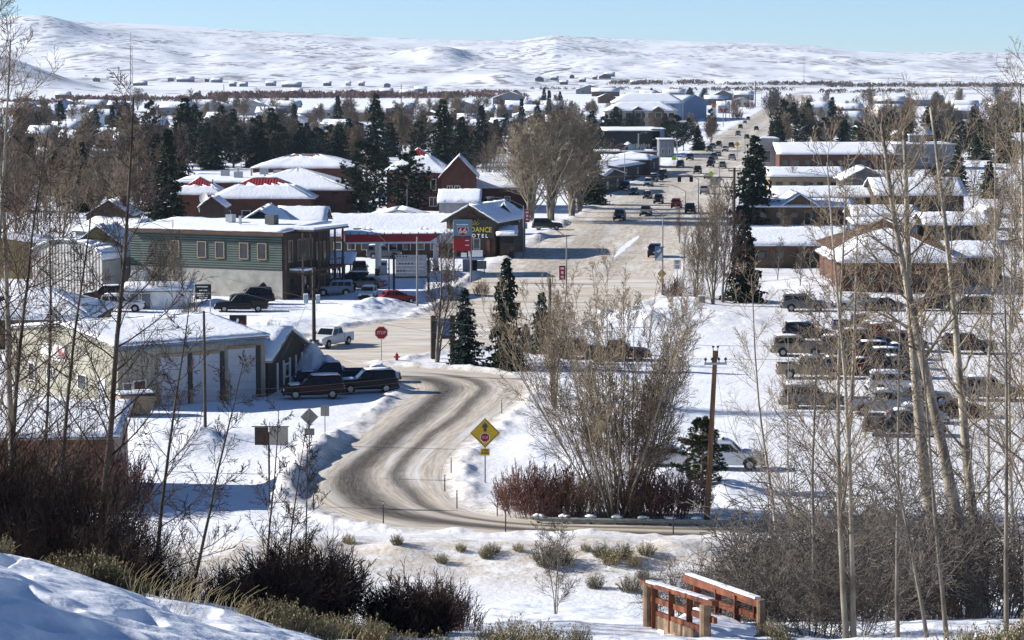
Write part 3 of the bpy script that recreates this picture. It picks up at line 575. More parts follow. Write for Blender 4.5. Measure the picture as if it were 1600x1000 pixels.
# reader board
p = G(613, 462); rb = thing("reader_board", "white reader board on two brown posts beside the fuel station", "sign", p, R(2))
for x in (0.2, 4.3): part_box(rb, "post", (x, 0, 2.6), (.28, .28, 5.2), "wood_dark")
for k in range(6): part_box(rb, "board", (2.25, -.2, 2.55 + k * .42), (3.7, .12, .40), "board_grey")
part_box(rb, "sill", (2.25, -.1, 2.2), (4.4, .4, .18), "wall_brown")
for r_, (a, n_) in enumerate(((.7, 3), (.9, 5), (.6, 4))):
    for k in range(n_): part_box(rb, "letter_mark", (a + k * .36, -.27, 3.0 + r_ * .84), (.16, .015, .2), "steel_dark")
# ---- motel
mo, dd = house("motel_lobby", "brown timber motel lobby with steep snowy gable and dark sign", "motel", (698, 400.5), (774, 402.5), 13, 5.2, "gable_side", 2.1, "wall_timber", "shingle", 0.3, 0.7, nsnow=(8, 8))
W = dd[0]; add_window(mo, 'F', W * .62, 1.9, 1.1, 1.6, dd, "frame_white"); add_door(mo, 'F', W * .42, 1.1, 2.2, dd, "wall_dkbrown", "frame_tan")
part_box(mo, "stone_pier", (W * .88, -.3, 1.7), (.5, .5, 3.4), "wall_brick")
for x, a in ((.36, 50), (.64, -50)):
    mb = MB(); M = Matrix.Translation((W * x, -.25, 5.6)) @ Matrix.Rotation(R(a), 4, 'Y'); mb.box((0, 0, 0), (.2, .2, 2.4), M=M); mb.build("gable_brace", MATS["wood_dark"], mo)
sb = part_box(mo, "sign_board", (W * .62, -.55, 4.05), (W * .78, .2, 2.6), "wall_black")
lettering("SUNDANCE", 1.0, mat("yellow_letter", (0.40, 0.33, 0.03), var=.05), sb, (W * .62, -.67, 3.95), 0.95, True); lettering("M O T E L", .72, white_paint, sb, (W * .66, -.67, 3.08), 1.05, True)
for k in range(5):
    mb = MB(); M = Matrix.Translation((W * .62, -.67, 4.5)) @ Matrix.Rotation(R(-60 + 30 * k), 4, 'Y'); mb.box((0, 0, .5), (.05, .03, .55), M=M); mb.build("ray_mark", MATS["yellow_letter"], sb)
house("motel_wing", "taller motel gable with blue-shaded snow behind the lobby", "motel", (768, 396), (806, 396), 12, 5.0, "gable_side", 2.0, "wall_brown", "shingle", 0.3, 0.6, wins=[('F', .7, 3.6, 1, 1.2), ('F', .4, 3.6, 1, 1.2)], nsnow=(6, 8))
of, dd = house("motel_office_porch", "dark motel office porch with blue-shaded snow roof by the street", "porch", (781, 404), (804, 404), 5, 3.2, "shed", 0.8, "wall_black", "shingle", 0.28, 0.5, nsnow=(5, 5))
add_door(of, 'F', dd[0] * .35, 1.0, 2.1, dd, "wall_dkbrown", "frame_dark"); add_window(of, 'F', dd[0] * .75, 1.6, .9, 1.2, dd, "frame_dark"); part_box(of, "post", (dd[0], -.6, 1.6), (.2, .2, 3.2), "wood_dark")
mw, dd = house("motel_row", "long low motel row with a wide unbroken snowy roof", "motel", (508, 369), (704, 368), 15, 3.0, "gable", 2.5, "wall_timber", "shingle", 0.32, 0.5, zref=3.0, nsnow=(30, 8), wins=[('F', .1 + .11 * k, 1.6, 1.2, 1.2) for k in range(8)])
for x in (.33, .78):
    mb = MB(); X = dd[0] * x; mb.prism([(X - 2.2, -1.6, 2.75), (X + 2.2, -1.6, 2.75), (X, -1.6, 4.0)], (0, 4.5, 0)); dm = mb.build("entry_gable", MATS["wall_timber"], mw)
    mb = MB(); gridslab(mb, [(X - 2.5, 2.6, 2.7), (X - 2.5, -1.9, 2.7), (X, -1.9, 4.1), (X, 2.6, 4.1)], .02, .25, 4, 4, .02); gridslab(mb, [(X + 2.5, -1.9, 2.7), (X + 2.5, 2.6, 2.7), (X, 2.6, 4.1), (X, -1.9, 4.1)], .02, .25, 4, 4, .02); mb.build("gable_snow", MATS["roof_snow"], dm, smooth=True)
    for s in (-2, 2): part_box(dm, "post", (X + s, -1.5, 1.35), (.18, .18, 2.7), "wood_dark")
house("motel_annex", "small pale building with ribbed snowy roof above the motel row", "building", (686, 318), (749, 318), 8, 5.4, "shed", 1.6, "wall_grey", "metal_grey", 0.25, 0.3, zref=5.4, nsnow=(18, 4))
house("cottage", "low snowy gable roof peeping over the motel row", "house", (578, 341), (668, 341), 9, 3.0, "gable_side", 1.2, "wall_white", "shingle", 0.3, 0.5, zref=3.0)
# ---- brick complex with red metal roofs
house("brick_hall", "low brick hall whose red metal ridge shows above the roof snow", "hall", (330, 309), (486, 309), 13, 4.6, "hip", 3.0, "wall_brick", "metal_red", 0.2, 0.7, zref=4.6, bare=0.32, nsnow=(10, 5), wins=[('F', .15 + .2 * k, 1.9, 1.6, 1.1) for k in range(4)])
house("brick_hall", "narrow brick wing with red ridge left of the low brick hall", "hall", (270, 303), (345, 303), 10, 4.5, "hip", 2.6, "wall_brick", "metal_red", 0.2, 0.6, zref=4.5, bare=0.5)
house("brick_porch", "small brick gabled porch behind two satellite dishes", "porch", (312, 323), (350, 323), 7, 4.4, "gable_side", 1.5, "wall_dkbrown", "metal_red", 0.22, 0.4, zref=4.4)
house("brick_school", "long brick building with broad hipped snowy roof left of the pines", "school", (366, 297), (548, 297), 20, 5.5, "hip", 3.2, "wall_brick", "metal_red", 0.3, 0.7, zref=5.5, nsnow=(18, 8))
fl, dd = house("flat_school_wing", "flat snowy roof crowded with vents behind the brick halls", "school", (272, 287), (470, 284), 40, 5.5, "flat", 0, "wall_brick", "metal_red", 0.35, 0.4, zref=5.5, nsnow=(24, 8))
for k in range(9): part_box(fl, ("roof_unit", "vent_pipe")[k % 2], (dd[0] * (.3 + .072 * k), 22 + 9 * math.sin(k * 2.1), 6.4), ((1.6, 1.6, 1.5) if k % 2 == 0 else (.3, .3, 1.8)), "metal")
house("school_roof_wing", "far school wing with red roof edge under thick snow", "school", (395, 263), (560, 261), 16, 6, "hip", 2.4, "wall_brick", "metal_red", 0.3, 0.5, zref=6.0, bare=0.15, nsnow=(14, 6))
bb, dd = house("brick_block", "two-storey brick block with red hipped roof and white-framed windows", "building", (604, 268), (699, 267), 15, 7.4, "hip", 4.0, "wall_brick", "metal_red", 0.25, 0.7, zref=7.4, bare=0.3, nsnow=(12, 6), wins=[('F', .77, 4.9, 1.1, 2.2)] + [('F', u, 1.7, 1.6, 1.8, 1) for u in (.45, .77)])
house("brick_block", "two-storey brick gable end with paired windows under a red rake", "building", (690, 274), (743, 274), 13, 6.9, "gable_side", 3.4, "wall_brick", "metal_red", 0.25, 0.6, zref=6.9, wins=[('F', .24, 4.0, 1.1, 2.0, 1), ('F', .46, 4.0, 1.1, 2.0, 1)])
house("brick_low_wing", "low brick wing with blue-shaded snow roof left of the cottonwoods", "building", (740, 294), (828, 294), 13, 3.9, "gable", 2.4, "wall_brick", "metal_red", 0.25, 0.5, zref=3.9, wins=[('F', .3, 1.8, 1.2, 1.2), ('F', .6, 1.8, 1.2, 1.2)], nsnow=(12, 6))
# ---- left neighbourhood
house("tan_house", "tan gabled house with snow-edged roof behind bare trees", "house", (113, 385), (192, 383), 12, 5.5, "gable_side", 2.3, "wall_olive", "shingle", 0.18, 0.5, zref=5.5, wins=[('F', .3, 3.5, 1, 1.4), ('F', .7, 3.5, 1, 1.4)])
house("tan_house", "small tan lean-to with snow-edged roof left of the gabled tan house", "house", (76, 385), (116, 378), 9, 4.2, "shed", 1.2, "wall_olive", "shingle", 0.2, 0.4, zref=4.2)
house("arched_workshop", "grey ribbed workshop with rounded snowy roof", "workshop", (50, 402), (160, 408), 26, 4.0, "arch", 2.2, "metal_grey", "metal_grey", 0.25, 0.3, zref=4.0, nsnow=(2, 10))
house("snowy_garage", "low garage with thick white roof behind the red car", "garage", (-40, 497), (138, 497), 14, 2.8, "hip", 2.2, "wall_dkbrown", "shingle", 0.4, 0.4, zref=3.0, nsnow=(16, 8))
st, dd = house("storage_shed", "pale storage shed with grey doors and snowy roof near the white car", "shed", (193, 483), (298, 482), 5, 1.95, "gable", 0.55, "wall_white", "metal_grey", 0.3, 0.3, nsnow=(12, 5))
for u in (.18, .32): add_door(st, 'F', dd[0] * u, 1.2, 1.7, dd, "wall_slate", "frame_white")
house("open_carport", "small white-roofed carport beside the outside stairs", "carport", (158, 421), (196, 420), 7, 2.8, "shed", .5, "wall_dkbrown", "metal_grey", 0.3, .3, zref=2.8)
house("white_shed", "low snowy shed roof right of the gabled tan house", "shed", (196, 365), (262, 360), 10, 3.2, "gable_side", 1.6, "wall_slate", "shingle", .3, .4, zref=3.2)
house("red_house", "dark gabled house roof far behind the tan house", "house", (135, 336), (205, 333), 10, 4, "gable_side", 2.2, "wall_dkbrown", "shingle", .12, .5, zref=4.0, chim=(.8, .3))
fs = G(202, 468); stt = thing("outside_stair", "white outside staircase beside the storage sheds", "stairs", fs, R(80))
for k in range(14): part_box(stt, "step", (k * .28, 0, .2 + k * .22), (.34, 1.6, .08), "frame_white")
for s in (-.82, .82):
    mb = MB(); mb.prism([(-.1, s, 0), (.2, s, 0), (4.1, s, 3.1), (3.8, s, 3.15)], (0, .06, 0)); mb.build("stringer", MATS["frame_white"], stt)
# ---- right of the street
house("grey_bank", "square grey block with dark sign panel right of the street", "bank", (1187, 262), (1217, 262), 14, 7.7, "flat", 0, "wall_grey", "wall_grey", 0.25, 0.1, wins=[('F', .35, 3.0, 2.4, 3.2)])
house("brick_row", "long brick row with white roof right of the grey block", "building", (1218, 241), (1402, 241), 22, 4.0, "gable", 2.6, "wall_brick", "shingle", 0.3, 0.8, zref=4.0, nsnow=(20, 6), fm='frame_dark', wins=[('F', .05 + .095 * k, 1.8, 1.6, 1.6) for k in range(10)])
gb, dd = house("grey_block", "grey flat-roofed block with small roof cabin behind cottonwood branches", "building", (1400, 238), (1492, 238), 18, 6.5, "flat", 0, "wall_slate", "wall_grey", 0.3, 0.2, zref=4.5, wins=[('F', .2, 2.5, 2, 1.6), ('F', .5, 2.5, 2, 1.6)])
part_box(gb, "roof_cabin", (dd[0] * .4, 6, 7.8), (4.0, 3, 2.2), "wall_slate"); part_box(gb, "cabin_snow", (dd[0] * .4, 6, 9.05), (4.3, 3.3, .3), "roof_snow")
RIGHT = [("tan_row", "low tan row with stepped snowy roof nearest the tall street spruce", "building", (1203, 276), (1318, 274), 12, 3.4, "gable", 1.6, "wall_tan", 'F5'), ("dark_gable_house", "dark gable front between the snowy right-hand roofs", "house", (1318, 281), (1388, 281), 12, 3.8, "gable_side", 2.4, "wall_dkgrey", 'F1'),
         ("long_motel", "very long low building with flat white roof across the right-hand block", "building", (1212, 308), (1380, 307), 11, 3.2, "gable", 1.5, "wall_dkbrown", 'F7'), ("tall_white_roof", "higher white roof at the right end of the long low building", "building", (1370, 305), (1506, 304), 16, 4.0, "gable", 2.6, "wall_dkbrown", 'F5'),
         ("brown_cabin_row", "brown cabin row with small central gable right of the spruces", "cabins", (1176, 324), (1332, 324), 10, 3.0, "gable", 1.0, "wall_timber", 'F6'), ("cabin_gable", "brown cabin gable rising over the cabin row", "cabin", (1222, 323), (1278, 323), 13, 3.1, "gable_side", 2.0, "wall_timber", 'F1'),
         ("brown_bungalow", "brown bungalow with white roof right of the cabin row", "house", (1336, 338), (1432, 338), 10, 2.8, "gable", 1.3, "wall_dkbrown", 'F3'), ("blue_garage", "shaded blue-grey garage below the brown bungalow", "garage", (1336, 352), (1432, 351), 6, 2.8, "shed", .5, "wall_blue", 'F2'),
         ("brown_lodge_wing", "low brown lodge wing with snowy roof left of the hipped pavilion", "lodge", (1168, 384), (1330, 382), 13, 3.0, "gable", 1.8, "wall_timber", 'F5'), ("bare_roof_hall", "hall with bare brown shingle roof behind the hipped pavilion", "hall", (1306, 388), (1482, 386), 16, 4.6, "hip", 3.0, "wall_brown", 'F3'),
         ("hipped_pavilion", "brown pavilion with broad hipped snowy roof by the parking lot", "pavilion", (1312, 410), (1498, 410), 20, 3.7, "hip", 3.2, "wall_brick", 'F6'), ("pavilion_wing", "low wing with snowy roof right of the hipped pavilion", "wing", (1490, 403), (1566, 403), 12, 3.4, "gable", 1.4, "wall_brown", 'F2'),
         ("shed_far_right", "small blue-grey shed with white roof at the right edge", "shed", (1532, 336), (1562, 336), 8, 2.6, "gable_side", 1.2, "wall_slate", 'F1'), ("white_roof_house", "house with pale roof under the far right trees", "house", (1568, 222), (1640, 220), 14, 4, "gable", 2.4, "wall_tan", 'F3'),
         ("low_store", "low store with white roof right of the blue garage", "store", (1448, 352), (1545, 352), 12, 3, "gable", 1.4, "wall_dkbrown", 'F3')]
for nm, lb, ct, a, b, d_, h_, rf, rs, wl, fz in RIGHT:
    n_ = int(fz[1]); bare_ = nm == "bare_roof_hall"
    r_, dd = house(nm, lb, ct, a, b, d_, h_, rf, rs, wl, "shingle_brown" if bare_ else "shingle", 0 if bare_ else 0.3, 0.6, zref=h_, nsnow=(16, 6), fm='frame_dark', wins=[('F', (k + .7) / (n_ + .4), 1.7, 1.3, 1.1) for k in range(n_)])
    if n_ > 2: add_door(r_, 'F', dd[0] * .5 + .9, 1.0, 2.1, dd, "wall_dkbrown", "frame_tan")
# ---- downtown shops left of the street
SHOPS = [("dark_theatre", "big black-fronted hall with sloping snowy roof line downtown", "hall", (944, 243), (1031, 241), 22, 7.4, "shed", .6, "wall_black", .25, 0), ("blue_shop", "narrow blue-grey shopfront right of the black-fronted hall", "shop", (1019, 243), (1038, 242), 14, 7.9, "flat", 0, "wall_blue", .25, 0),
         ("white_roof_shop", "flat snowy-roofed shop in front of the black hall", "shop", (938, 238), (1026, 237), 12, 4.2, "flat", 0, "wall_brick", .35, 4.2), ("brick_shop", "flat snowy-roofed shop left of the pale blue gable", "shop", (944, 251), (1016, 249), 12, 4.0, "shed", .8, "wall_brown", .35, 4.0),
         ("pale_blue_shop", "pale blue gabled shopfront facing the street", "shop", (968, 262), (1000, 261), 14, 4.2, "gable_side", 2.2, "wall_ltblue", .15, 0), ("timber_shop_row", "brown shop box with white roof left of the pale blue gable", "shop", (932, 268), (970, 268), 12, 5.0, "flat", 0, "wall_brown", .35, 0),
         ("canopy_shop", "low shop with long blue-shaded snow canopy along the street", "shop", (968, 283), (1008, 276), 7, 3.2, "shed", 1.0, "wall_dkbrown", .3, 0), ("canopy_shop", "farther low shop with blue-shaded snow canopy along the street", "shop", (1002, 274), (1030, 267), 7, 3.6, "shed", 1.0, "wall_dkbrown", .3, 0),
         ("corner_shop", "small dark corner shop with snow-covered porch by the street spruce", "shop", (940, 305), (975, 296), 7, 3.4, "gable_side", 1.4, "wall_dkbrown", .3, 0), ("brown_shop", "small dark shop between the corner shop and the cottonwoods", "shop", (925, 290), (948, 288), 9, 3.6, "gable", 1.5, "wall_brown", .3, 0),
         ("steel_shop", "dark glass-fronted shop beside the blue-grey shopfront", "shop", (1030, 246), (1053, 243), 12, 5.2, "flat", 0, "wall_slate", .25, 0)]
for nm, lb, ct, a, b, d_, h_, rf, rs, wl, sn, zr in SHOPS:
    r_, dd = house(nm, lb, ct, a, b, d_, h_, rf, rs, wl, "shingle", sn, 0.4, zref=zr, nsnow=(10, 5), wins=[('F', u, 1.8, min(1.8, dd[0] * .2), 1.6) for u in (.25, .7)])
    if nm == "dark_theatre":
        for k in range(14): part_box(r_, "letter_mark", (dd[0] * (.22 + .045 * k), -.06, 3.0), (.55, .06, .8 + .3 * (k % 3)), "wall_grey")
# ---- hotel
ho, dd = house("hotel", "long beige hotel wing with three small gables and snowy hipped roof", "hotel", (945, 173), (1058, 173), 13, 8.6, "hip", 3.4, "wall_beige", "shingle", .4, .6, zref=8.6, nsnow=(16, 6), wins=[('F', u, z, 2.6, 2.4) for u in (.1, .33, .42, .52, .64, .82, .92) for z in (3.0, 6.6)])
for u in (.16, .46, .74):
    X = dd[0] * u; mb = MB(); mb.prism([(X - 2.4, -.6, -.5), (X + 2.4, -.6, -.5), (X + 2.4, -.6, 8.7), (X, -.6, 10.2), (X - 2.4, -.6, 8.7)], (0, 6, 0)); g_ = mb.build("gable_bay", MATS["wall_timber"], ho)
    mb = MB(); gridslab(mb, [(X - 3.0, 6, 8.5), (X - 3.0, -1.1, 8.5), (X, -1.1, 10.3), (X, 6, 10.3)], .05, .5, 2, 2); gridslab(mb, [(X + 3.0, -1.1, 8.5), (X + 3.0, 6, 8.5), (X, 6, 10.3), (X, -1.1, 10.3)], .05, .5, 2, 2); mb.build("gable_snow", MATS["roof_snow"], g_)
    o = add_window(g_, 'F', X, 6.6, 2.6, 2.4, dd); o.location.y = -.65
house("hotel", "rear hotel wing with white hipped roof and beige end wall", "hotel", (957, 160), (1068, 160), 14, 9.5, "hip", 4.2, "wall_beige", "shingle", .4, .6, zref=9.5, nsnow=(16, 6), wins=[('F', .06 + .11 * k, 6.6, 2.4, 2.2) for k in range(9)])
house("blue_store", "large blue-grey store in shade right of the hotel", "store", (1064, 190), (1104, 184), 30, 9, "gable_side", 3.5, "wall_blue", "metal_grey", .2, .4, wins=[('F', .3, 3, 3, 2.5)])
house("hotel_garage", "low grey building with snowy roof below the hotel", "garage", (980, 191), (1080, 190), 10, 3.2, "flat", 0, "wall_grey", "metal_grey", .35, .3, zref=3.2)
# ---- far town and valley: each roof a house of its own
FAR = [(250, 300, 168, 'w', 'slate'), (246, 268, 166, 'b', 'blue'), (85, 122, 164, 'b', 'blue'), (122, 165, 163, 'b', 'slate'), (168, 190, 164, 'w', 'brown'), (190, 205, 163, 'w', 'brown'), (105, 140, 172, 'w', 'white'), (140, 180, 180, 'w', 'dkgrey'), (310, 365, 171, 'w', 'grey'), (372, 420, 168, 'w', 'grey'),
       (466, 492, 177, 'w', 'slate'), (492, 523, 172, 'w', 'grey'), (603, 645, 169, 'w', 'slate'), (705, 748, 168, 'w', 'slate'), (610, 640, 187, 'w', 'white'), (715, 745, 187, 'w', 'brown'), (770, 824, 153, 'w', 'slate'), (776, 800, 171, 'w', 'dkgrey'), (820, 850, 158, 'b', 'brown'), (815, 870, 173, 'w', 'beige'), (790, 830, 165, 'w', 'tan'),
       (885, 925, 184, 'w', 'grey'), (900, 945, 140, 'w', 'slate'), (925, 968, 143, 'w', 'brown'), (935, 962, 152, 'b', 'brown'), (1000, 1025, 146, 'w', 'brown'), (1036, 1070, 145, 'w', 'slate'), (1115, 1145, 148, 'w', 'dkgrey'), (1148, 1178, 148, 'w', 'slate'), (1150, 1170, 157, 'w', 'beige'), (1122, 1140, 165, 'w', 'grey'),
       (1366, 1416, 158, 'b', 'dkgrey'), (1416, 1475, 156, 'b', 'slate'), (300, 335, 163, 'w', 'grey'), (430, 468, 165, 'w', 'slate'), (400, 440, 176, 'w', 'white'), (545, 585, 176, 'w', 'tan'), (655, 690, 182, 'w', 'brown'), (5, 60, 168, 'w', 'tan'), (30, 85, 178, 'w', 'slate'), (845, 880, 165, 'w', 'slate'), (868, 905, 175, 'w', 'beige'), (750, 772, 176, 'w', 'brown'), (1075, 1100, 160, 'w', 'slate'), (1250, 1300, 168, 'w', 'grey'), (1310, 1350, 170, 'w', 'slate'), (1480, 1530, 165, 'w', 'tan'), (1545, 1600, 168, 'w', 'slate')]
rf_ = random.Random(21)
for x0, x1, y0, y1, n in ((40, 260, 180, 225, 9), (270, 560, 178, 212, 12), (600, 930, 172, 200, 12), (1240, 1600, 170, 212, 12), (960, 1120, 150, 180, 5)):
    for k in range(n): a = x0 + (x1 - x0) * (k + rf_.random() * .6) / n; FAR.append((a, a + rf_.uniform(22, 42), rf_.uniform(y0, y1), 'w', rf_.choice(('slate', 'brown', 'grey', 'tan', 'beige', 'dkgrey', 'white'))))
VAL = [(208, 240, 132, 'b', 'dkgrey'), (262, 276, 125, 'w', 'slate'), (276, 318, 126, 'w', 'slate'), (320, 327, 126, 'w', 'brown'), (330, 357, 127, 'w', 'slate'), (358, 374, 133, 'w', 'dkgrey'), (303, 315, 145, 'b', 'brown'), (366, 386, 147, 'b', 'brown'), (215, 232, 149, 'b', 'brown'), (86, 122, 148, 'w', 'brown'), (374, 392, 133, 'w', 'blue'), (415, 440, 132, 'w', 'slate'), (440, 488, 134, 'b', 'slate'), (430, 446, 146, 'b', 'slate'), (455, 480, 142, 'w', 'brown'), (484, 505, 144, 'b', 'blue'), (544, 564, 142, 'w', 'brown'),
       (505, 524, 132, 'w', 'brown'), (540, 552, 132, 'w', 'white'), (560, 575, 132, 'w', 'tan'), (594, 625, 142, 'w', 'dkgrey'), (626, 668, 144, 'w', 'slate'), (648, 678, 139, 'b', 'brown'), (600, 615, 134, 'w', 'slate'), (836, 858, 124, 'w', 'dkgrey'), (860, 880, 123, 'w', 'slate'), (890, 902, 120, 'w', 'brown'), (905, 922, 126, 'w', 'slate'), (926, 938, 122, 'w', 'brown'), (944, 971, 117, 'b', 'blue'), (936, 966, 121, 'b', 'brown'), (875, 895, 130, 'w', 'brown'), (985, 1005, 130, 'w', 'slate'), (145, 160, 125, 'w', 'slate')]
def far_row(rows, nm, what, group, eave, eave_w=True):
    rows = sorted(rows, key=lambda r: r[0])
    for i, (x0, x1, y, sn, wl) in enumerate(rows):
        p = gz(x0, y, eave) if y > 137 else far_spot(x0, y + 2.5); q = gz(x1, y, eave) if y > 137 else Vector((p.x * 1 + (x1 - x0) * p.y / F, p.y, p.z))
        if p.y > 2900: p.z = gh(p.x, p.y); q = Vector((q.x, q.y, p.z))
        w_ = (q - p).length * (1 if y > 137 and eave_w else .62); rf = ("gable", "gable_side", "gable")[i % 3] if w_ < 40 else "gable"; hh = eave if y > 137 else eave * 1.15
        house(nm, f"{C_NAME[wl]} {what}, {placew(i, len(rows))}", "house", None, None, 10 + i % 4 * 3, hh, rf, min(3.6, 1.8 + w_ * .05) if rf == "gable" else min(4.5, w_ * .22), "wall_" + wl, "shingle", (.3 if eave_w else .16) if sn == 'w' else .05, .5, group=group, loc=(p.x, p.y, max(0, p.z)), w=w_, rz=math.atan2(q.y - p.y, q.x - p.x),
              nsnow=(3, 2), wins=[('F', .25, hh * .5, 1.6, 1.4), ('F', .7, hh * .5, 1.6, 1.4)], fm="frame_dark")
C_NAME = dict(slate="slate-walled", blue="blue-walled", brown="brown", white="white", dkgrey="dark grey", grey="grey", tan="tan", beige="beige")
far_row(FAR, "town_house", "house in the snowy far town", "houses of the far town", 4.5)
far_row(VAL, "valley_house", "ranch house on the snowy plain below the hills", "houses below the hills", 3.4, False)
# ================================================================ trees
def bark(name, c1, c2, sc=3.0):
    return mat(name, c1, rough=0.9, col2=c2, scale=sc, stretch=(1, 1, .5), spec=0.1)
bark("bark_pale", (0.17, 0.14, 0.105), (0.42, 0.37, 0.29), 1.6); bark("bark_grey", (0.10, 0.085, 0.07), (0.25, 0.215, 0.175), 2.2); bark("twig_tan", (0.15, 0.115, 0.08), (0.25, 0.20, 0.14)); bark("twig_grey", (0.085, 0.073, 0.063), (0.165, 0.143, 0.122)); bark("twig_pale", (0.20, 0.165, 0.12), (0.33, 0.28, 0.21)); bark("twig_dark", (0.022, 0.016, 0.013), (0.07, 0.05, 0.04)); bark("twig_red", (0.12, 0.058, 0.05), (0.20, 0.115, 0.095)); bark("twig_brown", (0.09, 0.06, 0.045), (0.16, 0.115, 0.085))
bark("bark_dark", (0.045, 0.036, 0.03), (0.13, 0.105, 0.085), 2.2); mat("needles_dark", (0.010, 0.017, 0.012), var=0, rough=0.8); bark("needles_spruce", (0.014, 0.026, 0.017), (0.05, 0.068, 0.036), 0.8); bark("needles_blue", (0.02, 0.036, 0.032), (0.06, 0.085, 0.072), 0.8); bark("needles_pine", (0.026, 0.038, 0.016), (0.07, 0.08, 0.034), 0.8)
def rvec(rng, s=1.0): return Vector((rng.gauss(0, s), rng.gauss(0, s), rng.gauss(0, s)))
def grow(mb, rng, p, d, L, r, lvl, P, sides=3):
    """one limb and everything it carries"""
    n = P['seg'][lvl]; pts = [p]; rad = [r]; d = d.normalized(); step = L / n; rend = max(P['rmin'], r * P['taper'])
    for i in range(n):
        d = (d + rvec(rng, P['wob'][lvl]) + Vector((0, 0, P['trop'][lvl]))).normalized(); p = p + d * step; pts.append(p); rad.append(r + (rend - r) * (i + 1) / n)
    mb.tube(pts, rad, sides)
    if lvl + 1 < len(P['seg']):
        k = P['kids'][lvl]; k = max(1, int(k * rng.uniform(.75, 1.25)))
        for j in range(k):
            t = P['start'][lvl] + (1 - P['start'][lvl]) * (j + rng.random()) / k; x = t * n; i = min(n - 1, int(x)); q = pts[i].lerp(pts[i + 1], x - i); dd = (pts[i + 1] - pts[i]).normalized()
            s = dd.cross(rvec(rng)).normalized(); a = R(P['ang'][lvl] * rng.uniform(.7, 1.25)); nd = dd * math.cos(a) + s * math.sin(a)
            grow(mb, rng, q, nd, L * P['len'][lvl] * (1.15 - .65 * t) * rng.uniform(.7, 1.25), max(P['rmin'], (rad[i] * .5)), lvl + 1, P, 3)
def bare_meshes(seed, h, r, trunk, mt, mc, P, nb, first=0.25, lean=(0, 0), forks=1, ang=45, blen=.42, spread=0.0, taper=.14, up=.06, hmin=.7):
    """trunk mesh (one or more stems along `trunk` bend) and crown mesh"""
    rng = random.Random(seed); tb = MB(); cb = MB()
    for f in range(forks):
        a0 = rng.uniform(0, 6.28); off = Vector((math.cos(a0), math.sin(a0), 0)) * (spread * (f > 0)) * rng.uniform(.4, 1)
        hh = h * (1 if f == 0 else rng.uniform(hmin, .99)); n = 14; pts = [Vector((0, 0, -0.6)) + off * .05]; rad = [r * 1.25]; d = Vector((lean[0], lean[1], 1)) + off * .12
        for i in range(n):
            d = (d + rvec(rng, trunk) + Vector((0, 0, up))).normalized(); pts.append(pts[-1] + d * ((hh + .6) / n)); rad.append(max(P['rmin'] * 1.2, r * (1 - (1 - taper) * ((i + 1) / n) ** .8) * (1 if f == 0 else .8)))
        tb.tube(pts, rad, 6, True)
        k = max(3, int(nb * (1 if f == 0 else .7)))
        for j in range(k):
            t = first + (1 - first) * ((j + rng.random()) / k) ** .9; x = t * n; i = min(n - 1, int(x)); q = pts[i].lerp(pts[i + 1], x - i); dd = (pts[i + 1] - pts[i]).normalized()
            az = j * 2.4 + rng.uniform(-.6, .6); s = (Vector((math.cos(az), math.sin(az), 0)) - dd * dd.dot(Vector((math.cos(az), math.sin(az), 0)))).normalized(); a = R(ang * rng.uniform(.75, 1.2))
            grow(cb, rng, q, dd * math.cos(a) + s * math.sin(a), h * blen * (1.1 - .8 * t) * rng.uniform(.7, 1.2), max(P['rmin'], rad[i] * P.get('br', .45)), 0, P, 4)
    return tb.mesh("trunk", MATS[mt], True), cb.mesh("crown", MATS[mc])
NEAR = dict(seg=(7, 5, 3), kids=(9, 6), start=(.15, .1), ang=(42, 42), len=(.42, .5), wob=(.075, .10, .12), trop=(.05, .04, .03), taper=.22, rmin=.0065, br=.30)
MIDP = dict(seg=(5, 4, 2), kids=(8, 5), start=(.2, .15), ang=(38, 40), len=(.45, .55), wob=(.09, .12, .12), trop=(.08, .06, .05), taper=.3, rmin=.018)
FARP = dict(seg=(4, 3, 2), kids=(7, 5), start=(.2, .15), ang=(38, 42), len=(.5, .6), wob=(.09, .12, .12), trop=(.08, .06, .05), taper=.35, rmin=.032)
def plant(name, label, cat, meshes, loc, sc=1.0, rz=0.0, group=None, parts=("trunk", "crown"), sxy=None):
    o = thing(name, label, cat, loc, rz, group); k = sxy or sc; o.scale = (k, k, sc)
    for nm, me in zip(parts, meshes): put(nm, me, o, kind='stuff' if nm in ('bough_snow', 'seed_heads') else None)
    return o
def px_h(base, top_py):
    """height of an upright thing standing at base whose top is sighted at top_py"""
    d = ray(800, top_py); return CZ + d.z * (base.y / d.y) - base.z
